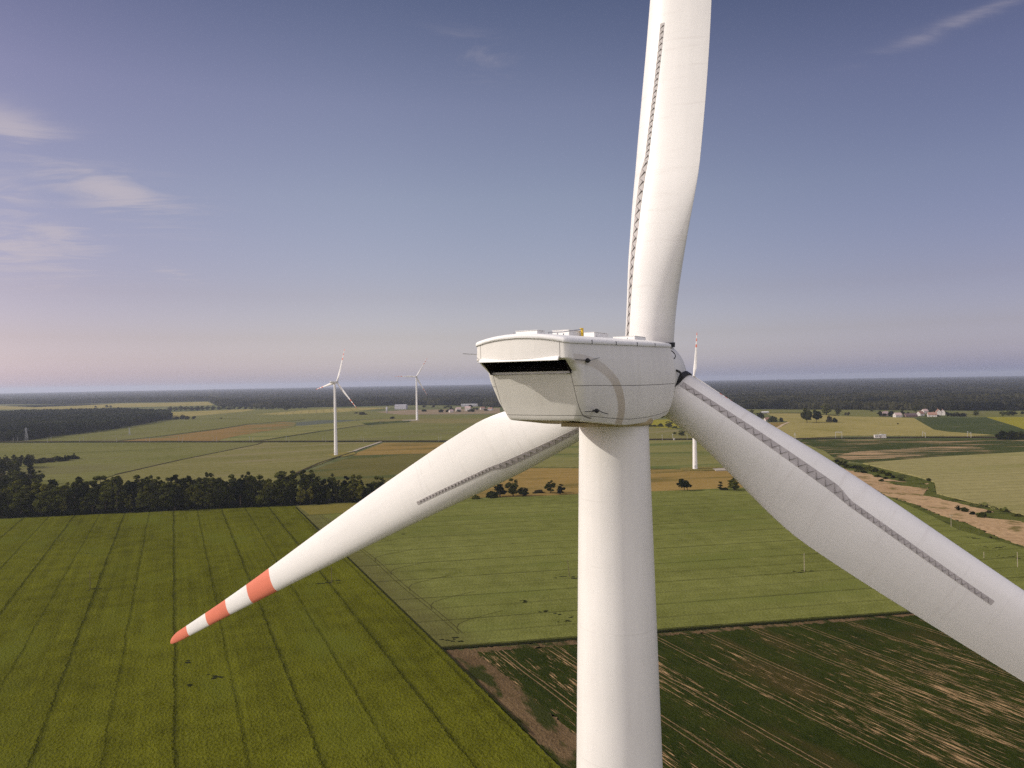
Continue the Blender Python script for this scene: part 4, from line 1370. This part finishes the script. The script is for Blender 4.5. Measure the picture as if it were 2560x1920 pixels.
def canopy_mat(name, dark, light, sc=.03):
    m, nt = new_mat(name); t = NT(nt)
    p = t.pos()
    a = t.noise(p, sc, 3, .6); b_ = t.noise(p, .004, 3, .5); c_ = t.noise(p, .35, 2, .6)
    f = t.math('ADD', t.math('MULTIPLY', a, .55), t.math('ADD', t.math('MULTIPLY', b_, .60), t.math('MULTIPLY', c_, .35)))
    col = t.mix(t.ramp(f, .58, .98), dark, light)
    t.out(t.bsdf(col, .95, .03, t.bump(c_, 1.0, 1.5)).outputs[0])
    return m


M_WOOD = canopy_mat('wood_canopy', (.003, .006, .005), (.030, .033, .012), .05)
M_FOREST = canopy_mat('forest_canopy', (.002, .004, .005), (.050, .046, .020), .014)


def inside(P, poly):
    x, y = P[:, 0], P[:, 1]
    r = np.zeros(len(P), bool)
    n = len(poly)
    for i in range(n):
        x0, y0 = poly[i]; x1, y1 = poly[(i + 1) % n]
        c = ((y0 > y) != (y1 > y)) & (x < (x1 - x0) * (y - y0) / (y1 - y0 + 1e-12) + x0)
        r ^= c
    return r


# the wood on the left: leaf clumps over dark boles
poly = [W(-330, 1108), W(0, 1105.5), W(69, 1101), W(163, 1088.5), W(271, 1075.5), W(343, 1063.5), W(400, 1052.5), W(426, 1049.5), W(424, 1040), W(300, 1033), W(0, 1040), W(-330, 1046)]
PA = np.array(poly); lo, hi = PA.min(0), PA.max(0)
n_ = int((hi - lo).prod() / 62)
P2 = lo + rng.random((n_, 2)) * (hi - lo)
P2 = P2[inside(P2, poly)]
Vs, Fs, kf = [], [], 0
H = rng.uniform(14, 21, len(P2))
V, F = blobs(np.column_stack([P2, H - 5.5]), 5.2, 13, I1, 3); Vs.append(V); Fs.append(F + kf); kf += len(V)
V, F = blobs(np.column_stack([P2 + rng.normal(size=P2.shape) * 2.6, H - 2.5]), 3.0, 7, I1, 4); Vs.append(V); Fs.append(F + kf); kf += len(V)
V, F = blobs(np.column_stack([P2 + rng.normal(size=P2.shape) * 3.2, H - 9]), 3.6, 14, I1, 6); Vs.append(V); Fs.append(F + kf); kf += len(V)
tag(ob('woodland', np_mesh('woodland', np.concatenate(Vs), np.concatenate(Fs), M_WOOD, False)), 'dark broadleaf wood in the left middle distance', kind='stuff')

# the far forest up to the horizon
FRONT = [(-260, 1012), (150, 1011), (290, 1007), (430, 1005), (520, 1003), (545, 1016), (700, 1020), (830, 1017.5), (1000, 1013.5), (1100, 1013), (1250, 1018), (1500, 1021), (1640, 1040), (1720, 1036), (1790, 1023), (1830, 1023), (2000, 1024), (2250, 1025.5), (2400, 1027), (2560, 1026.5), (2900, 1028)]
fa = np.array([math.atan2(*W(*p)) for p in FRONT]); fr = np.array([dist(*p) for p in FRONT])
Vs, Fs, kf = [], [], 0
az = rng.uniform(fa[0], fa[-1], 52000)
r0 = np.interp(az, fa, fr)
dd = 1150 * rng.random(len(az)) ** 1.25
rr_ = r0 + dd
# thinner where clearings lie
keep = rng.random(len(az)) < (rr_ / 3400) * 1.0
az, rr_, dd = az[keep], rr_[keep], dd[keep]
H = rng.uniform(9, 20, len(az)) + 2.5 * np.sin(az * 60) + 2.0 * np.sin(az * 171 + rr_ * .01)
P = np.column_stack([rr_ * np.sin(az), rr_ * np.cos(az), H * .58 + gz(rr_)])
V, F = blobs(P, 6.0, 20, I1, 8); Vs.append(V); Fs.append(F + kf); kf += len(V)
near_ = dd < 260
Pn = P[near_] + rng.normal(size=(near_.sum(), 3)) * np.array([3.5, 3.5, 2.5]) + np.array([0, 0, 3])
V, F = blobs(Pn, 3.4, 9, I1, 9); Vs.append(V); Fs.append(F + kf); kf += len(V)
# closed canopy further out
NAZ, NRG = 900, 210
azg = np.linspace(fa[0] - .03, fa[-1] + .03, NAZ)
q = np.linspace(0, 1, NRG)
r0 = np.interp(azg, fa, fr) + 420
rg = r0[:, None] * (36000 / r0[:, None]) ** q[None, :]
clump = rng.normal(size=(NAZ, NRG))
hz = 10.5 + 2.6 * clump + 2.5 * np.sin(azg[:, None] * 90 + q[None] * 60) + gz(rg)
V = np.stack([rg * np.sin(azg[:, None]), rg * np.cos(azg[:, None]), hz], -1).reshape(-1, 3)
ii, jj = np.meshgrid(np.arange(NAZ - 1), np.arange(NRG - 1), indexing='ij')
a = (ii * NRG + jj).ravel()
Fq = np.column_stack([a, a + NRG, a + NRG + 1, a + 1])
Ft = np.concatenate([Fq[:, [0, 1, 2]], Fq[:, [0, 2, 3]]])
Vs.append(V); Fs.append(Ft + kf); kf += len(V)
tag(ob('forest', np_mesh('forest', np.concatenate(Vs), np.concatenate(Fs), M_FOREST, False)), 'blue-green forest stretching to the horizon', kind='stuff')

# ------------------------------------------------------------------ wind turbines in the distance
turbine(W(840, 1139), 94.2, 34, 18, 'distant white wind turbine left, red-tipped blades, beside a gravel track')
turbine(W(1042.7, 1050.6), 106.5, -6, 31, 'farthest white wind turbine, standing left of the big nacelle', scale=1.16)
turbine(W(1737.7, 1174), 92.8, 19, 4.5, 'white wind turbine half hidden behind the right blade')

# ------------------------------------------------------------------ buildings
M_WALL = plain('white_render', (.56, .51, .465), .8, .1, .06)
M_WALLG = plain('grey_cladding', (.50, .48, .50), .6, .2, .05)
M_WALLP = plain('brown_boards', (.20, .13, .10), .8, .1, .1)
M_TILE = plain('red_tiles', (.30, .17, .125), .8, .1, .12)
M_TILEP = plain('faded_tiles', (.46, .34, .31), .8, .1, .1)
M_SLATE = plain('dark_roof', (.12, .08, .085), .7, .1, .1)
M_GLASS = plain('window_glass', (.03, .035, .045), .2, .5)
M_ROOFW = plain('white_sheet_roof', (.58, .57, .55), .6, .2, .05)


def house(px, py, w, d, h, rh, rz, wall, roof, label, name='house', cat='house', nwin=3, group=None):
    x, y = W(px, py)
    root = empty(name, (x, y, 0.0), R(rz))
    tag(root, label, cat, group)
    b = MB()
    b.box((0, 0, h / 2), (w, d, h), wall)
    b.add([(-w / 2, -d / 2, h), (-w / 2, d / 2, h), (-w / 2, 0, h + rh), (w / 2, -d / 2, h), (w / 2, d / 2, h), (w / 2, 0, h + rh)], [(0, 2, 1), (3, 4, 5)], wall)
    b.build('wall', root)
    b = MB()
    e = .5
    for s in (-1, 1):
        zz = h - rh * e / (d / 2)
        b.add([(-w / 2 - e, s * (d / 2 + e), zz), (w / 2 + e, s * (d / 2 + e), zz), (w / 2 + e, 0, h + rh + .02), (-w / 2 - e, 0, h + rh + .02),
               (-w / 2 - e, s * (d / 2 + e), zz + .25), (w / 2 + e, s * (d / 2 + e), zz + .25), (w / 2 + e, 0, h + rh + .27), (-w / 2 - e, 0, h + rh + .27)],
              [(0, 1, 2, 3), (7, 6, 5, 4), (0, 4, 5, 1), (1, 5, 6, 2), (3, 7, 4, 0)], roof)
    rf = b.build('roof', root)
    if cat == 'house':
        b = MB(); b.box((w * .2, d * .12, h + rh * .9), (.7, .7, rh * .9 + 1.0), M_TILE); b.build('chimney', rf)
    for fl in range(1 if h < 4.5 else 2):
        for k in range(nwin):
            b = MB()
            xx = (k + .5) / nwin * w - w / 2
            if fl == 0 and k == nwin // 2:
                b.box((xx, -d / 2 - .02, 1.1), (1.1, .08, 2.2), M_WALLP); b.build('door', root)
            else:
                b.box((xx, -d / 2 - .02, 1.7 + fl * 2.9), (1.2, .08, 1.3), M_GLASS); b.build('window', root)
    for s in (-1, 1):
        b = MB(); b.box((s * (w / 2 + .02), 0, h * .9), (.08, 1.2, 1.2), M_GLASS); b.build('window', root)
    return root


house(2213, 1040, 14, 9, 5, 5, 20, M_TILEP, M_TILEP, 'pinkish farmhouse half hidden by dark trees')
house(2244, 1043, 15, 10, 4.6, 5.0, 8, M_WALL, M_TILEP, 'barn with white wall and faded roof at the farm', 'barn', 'barn')
house(2276, 1042.5, 26, 10, 3.6, 4.2, 5, M_WALLP, M_SLATE, 'long low farm shed with dark roof', 'farm_shed', 'shed', 5)
house(2301, 1039.5, 15, 10, 5.2, 4.6, 28, M_WALL, M_TILE, 'white house with red roof, leftmost of the hamlet')
house(2312, 1033, 12, 9, 5.4, 4.0, 12, M_WALL, M_TILEP, 'white house set back behind the leftmost house')
house(2330, 1041.8, 17, 10, 4.6, 4.8, -16, M_WALL, M_TILE, 'wide white house with dormer-like gable at the front of the hamlet')
house(2346, 1038, 12, 9, 8.2, 5.0, 70, M_WALL, M_TILE, 'tall white gabled house, left of the right-hand pair')
house(2357, 1038, 12, 9, 7.4, 5.0, 60, M_WALL, M_TILEP, 'tall white gabled house, right of the right-hand pair')
house(1917, 1053, 10, 8, 3.4, 4.0, 15, M_WALL, M_TILE, 'small cottage under a wide bush by the blade edge')
house(1912, 1033.5, 17, 9, 3.2, 1.6, 4, M_WALL, M_ROOFW, 'low white shed on the far green field', 'field_shed', 'shed', 3)
house(1003, 1023, 40, 26, 14, 2.0, -6, M_WALLG, M_WALLG, 'big grey industrial hall far behind the farthest turbine', 'industrial_hall', 'hall', 5)
house(1146, 1029, 15, 11, 9, 4, 18, M_WALL, M_TILEP, 'white house at the far village, left of two')
house(1170, 1027, 18, 11, 10, 4, -12, M_WALL, M_TILEP, 'white house at the far village, right of two')
house(1174, 1016, 62, 20, 8, 1.2, 2, M_WALLG, M_ROOFW, 'long hall with white roof beyond the far village', 'long_hall', 'hall', 6)
house(1206, 1024, 14, 10, 5, 4, 22, M_WALL, M_TILE, 'small red-roofed house of the far village, near the nacelle')
house(1226, 1026, 14, 10, 5, 4, -20, M_WALLG, M_TILE, 'red-roofed grey house of the far village, nearest the nacelle')
house(1128, 1031, 12, 9, 4.6, 4, 30, M_WALL, M_TILEP, 'leftmost low house of the far village')
# silo
b = MB()
b.tube([(0, 0, 0), (0, 0, 17), (0, 0, 18.5)], [2.6, 2.6, .6], M_WALLG, 20)
x, y = W(967, 1032)
sroot = empty('silo', (x, y, 0)); tag(sroot, 'slim pale silo tower left of the industrial hall', 'silo')
b.build('silo_body', sroot, True)
b = MB(); b.box((0, -2.7, 9), (.5, .2, 17), M_STEEL); b.build('ladder', sroot)

# ------------------------------------------------------------------ railway masts, hut, pylons, poles
M_MAST = plain('mast_paint', (.47, .45, .42), .5)
b = MB()
b.box((0, 0, 3.9), (.30, .30, 7.8), M_MAST)
b.box((0, -1.4, 6.6), (.14, 2.9, .14), M_MAST); b.box((0, -1.4, 5.6), (.10, 2.7, .10), M_MAST)
b.tube([(0, 0, 7.6), (0, -2.7, 6.65)], .05, M_STEEL, 5)
b.box((0, 0, .25), (.9, .9, .5), M_CONC)
ME_MAST = mesh('catenary_mast', b.v, b.f, b.mats, b.m)


def rail_y(px):
    xs = [p[0] for p in RAIL]; ys = [p[1] for p in RAIL]
    return float(np.interp(px, xs, ys))


mast_px = [33, 43.5, 118.5, 128.5, 199.5, 209, 291, 365, 374, 447, 456, 533.5, 541.5, 624, 632, 715.6, 722.5, 807, 814, 903, 909, 1000, 1097, 1102, 1656, 1681.6, 1718, 1986, 1989.5, 2306.5, 2313.6, 2419, 2427.6]
for i, px in enumerate(mast_px):
    back = i % 2
    py = rail_y(px) + (-1.3 if back else 1.3)
    x, y = W(px, py)
    side = 'left blade' if px < 1200 else 'right blade'
    if px < 1200:
        lab = 'thin pale catenary mast on the railway left of the nacelle'
    elif px < 1800:
        lab = {1656: 'short catenary mast just right of the tower', 1681.6: 'catenary mast beside the small trackside box', 1718: 'catenary mast by the sandy heap at the right blade'}[px]
    else:
        lab = 'pale catenary mast on the railway right of the blade, one of a pair'
    o = ob('catenary_mast', ME_MAST, None, (x, y, .8))
    o.rotation_euler = (0, 0, R(10) + (math.pi if back == 0 else 0))
    tag(o, lab, 'catenary mast', 'masts left of the nacelle' if px < 1200 else ('masts right of the blade' if px > 1800 else None))
# portal
b = MB()
x, y = W(2097, 1097)
for dx in (-4.2, 4.2):
    b.box((dx, 0, 4.6), (.42, .42, 9.2), M_MAST)
b.box((0, 0, 9.0), (8.9, .5, .7), M_MAST); b.box((-1.4, 0, 7.4), (.16, .16, 2.6), M_MAST); b.box((1.4, 0, 7.4), (.16, .16, 2.6), M_MAST)
pr = empty('railway_portal', (x, y, .8), R(-24)); tag(pr, 'white portal frame spanning the railway right of the blade', 'railway portal')
b.build('portal_frame', pr)
# white hut
x, y = W(2198, 1096.3)
hr = empty('relay_hut', (x, y, .8), R(-6)); tag(hr, 'white flat-roofed railway hut with small windows and aerials', 'hut')
b = MB(); b.box((-2.6, 0, 2.2), (8.2, 4.4, 4.4), M_WALL); b.box((5.4, .4, 2.5), (7.0, 5.0, 5.0), M_WALL); b.build('wall', hr)
b = MB(); b.box((-2.6, 0, 4.5), (8.6, 4.8, .25), M_ROOFW); b.box((5.4, .4, 5.1), (7.4, 5.4, .25), M_ROOFW); b.build('roof', hr)
for dx in (-5.2, -3.2, -.6):
    b = MB(); b.box((dx, -2.22, 2.7), (1.1, .08, 1.1), M_GLASS); b.build('window', hr)
b = MB(); b.box((1.0, -2.22, 1.3), (.9, .08, 2.2), M_WALLP); b.build('door', hr)
for dx, hh in ((-1.6, 9), (.6, 8.5), (2.6, 9.5)):
    b = MB(); b.tube([(dx, .8, 4.4), (dx, .8, hh)], .11, M_MAST, 6); b.build('aerial', hr)
x, y = W(1685, 1101.5)
b = MB(); b.box((0, 0, 1.6), (2.0, 1.6, 3.2), M_WALL); b.box((0, 0, 3.28), (2.3, 1.9, .16), M_ROOFW); b.box((.1, -.82, 1.3), (.9, .06, 2.0), M_STEEL)
br = empty('trackside_box', (x, y, .3)); tag(br, 'small white box beside the railway, right of the tower', 'cabinet'); b.build('cabinet_body', br)


def pylon(px, py, h, label):
    x, y = W(px, py)
    r_ = empty('lattice_pylon', (x, y, 0), R(15)); tag(r_, label, 'pylon')
    b = MB()
    w0, w1 = h * .10, h * .022

    def cor(z):
        w = w0 + (w1 - w0) * z / h
        return [Vector((sx * w, sy * w, z)) for sx, sy in ((-1, -1), (1, -1), (1, 1), (-1, 1))]
    zs = np.linspace(0, h, 9)
    for i in range(8):
        a, c = cor(zs[i]), cor(zs[i + 1])
        for k in range(4):
            b.tube([a[k], c[k]], .10, M_STEEL, 4, False)
            b.tube([a[k], c[(k + 1) % 4]], .06, M_STEEL, 4, False)
            b.tube([a[(k + 1) % 4], c[k]], .06, M_STEEL, 4, False)
    b.build('lattice', r_)
    for z, L in ((h * .80, h * .17), (h * .92, h * .13)):
        b = MB()
        b.tube([(-L, 0, z), (L, 0, z)], .10, M_STEEL, 4); b.tube([(-L, 0, z), (0, 0, z + 1.4), (L, 0, z)], .07, M_STEEL, 4)
        b.build('crossarm', r_)


pylon(66, 1102.5, 24, 'grey lattice pylon in front of the dark left wood')
pylon(324, 1087.5, 14, 'small lattice pylon on the green field past the wood')


def pole(px, py, hp, lean, label, arm=True):
    x, y = W(px, py)
    h = metres(hp, px, py)
    r_ = empty('utility_pole', (x, y, 0), R(-20)); tag(r_, label, 'utility pole')
    wood = M_POLE
    b = MB(); b.tube([(0, 0, -.2), (lean * h * .5, 0, h * .5), (lean * h, 0, h)], [.14, .12, .10], wood, 8); b.build('pole', r_)
    if arm:
        b = MB(); b.box((lean * h * .95, 0, h * .95), (2.0, .14, .16), wood); b.build('crossarm', r_)
        for dx in (-.9, 0, .9):
            b = MB(); b.tube([(lean * h * .95 + dx, 0, h * .95 + .08), (lean * h * .95 + dx, 0, h * .95 + .38)], [.07, .05], M_WALLG, 6); b.build('insulator', r_)


M_POLE = plain('weathered_pole', (.15, .115, .075), .85, .1, .15)
M_POLEP = plain('pale_pole', (.40, .34, .25), .85, .1, .1)
pole(225.6, 1477, 52, 0, 'thin dark pole in the oat field, left of the blade tip', False)
pole(829, 1462, 46, 0, 'thin pole in the oat field just below the left blade', False)
pole(1424, 1446, 46, -.10, 'leaning pole in the wheat beside the tower', False)
M_POLE = M_POLEP
pole(2011, 1433, 50, 0, 'pale pole in the wheat below the right blade', False)
pole(2378, 1321, 34, 0, 'utility pole with crossarm beside the dry grass strip')
pole(2544, 1422, 42, 0, 'pale pole near the right frame edge above the blade', False)
pole(2460, 1399, 20, 0, 'short pole stub just over the right blade edge', False)
# trampled holes in the crops round the poles and wild-boar damage
M_HOLE = plain('trampled_crop', (.020, .022, .007), .95, .02, .3, .8)
for (px, py, w, d, n_, zz) in ((226, 1477, 6, 3, 5, .86), (822, 1462, 8, 4, 9, .86), (1424, 1447, 11, 2.0, 7, .82), (2011, 1433, 9, 1.6, 6, .82), (1316, 1508, 8, 2.5, 6, .82), (1402, 1552, 7, 5, 9, .82), (1360, 1533, 3, 2, 3, .82), (1125, 1606, 5, 3, 6, .82),
                               (535, 1700, 4, 3.5, 7, .86), (472, 1660, 2, 1.2, 2, .86), (472, 1722, 1.5, 1.2, 2, .86), (215, 1388, 8, 2, 4, .86), (1008, 1339, 5, 1.5, 3, .82), (2440, 1350, 12, 3, 8, .82), (2470, 1372, 12, 4, 8, .82), (2520, 1395, 10, 4, 7, .82), (1860, 1240, 8, 2, 3, .82)):
    x, y = W(px, py)
    V, F = [], []
    for _ in range(n_):
        cx_, cy_ = x + random.gauss(0, w * .35), y + random.gauss(0, d * .5)
        k = 9; i0 = len(V)
        rr0 = random.uniform(.35, .9)
        for j in range(k):
            a = 2 * math.pi * j / k
            r2 = rr0 * random.uniform(.55, 1.2)
            V.append((cx_ + r2 * 1.5 * math.cos(a), cy_ + r2 * math.sin(a), zz + .035 + .0045 * (_ + 1) + .0003 * len(V)))
        F.append(tuple(range(i0, i0 + k)))
    # flattened straw: kept part of the crop surface
    tag(ob('trampled_patch', mesh('trampled_patch', V, F, M_HOLE)), kind='structure')
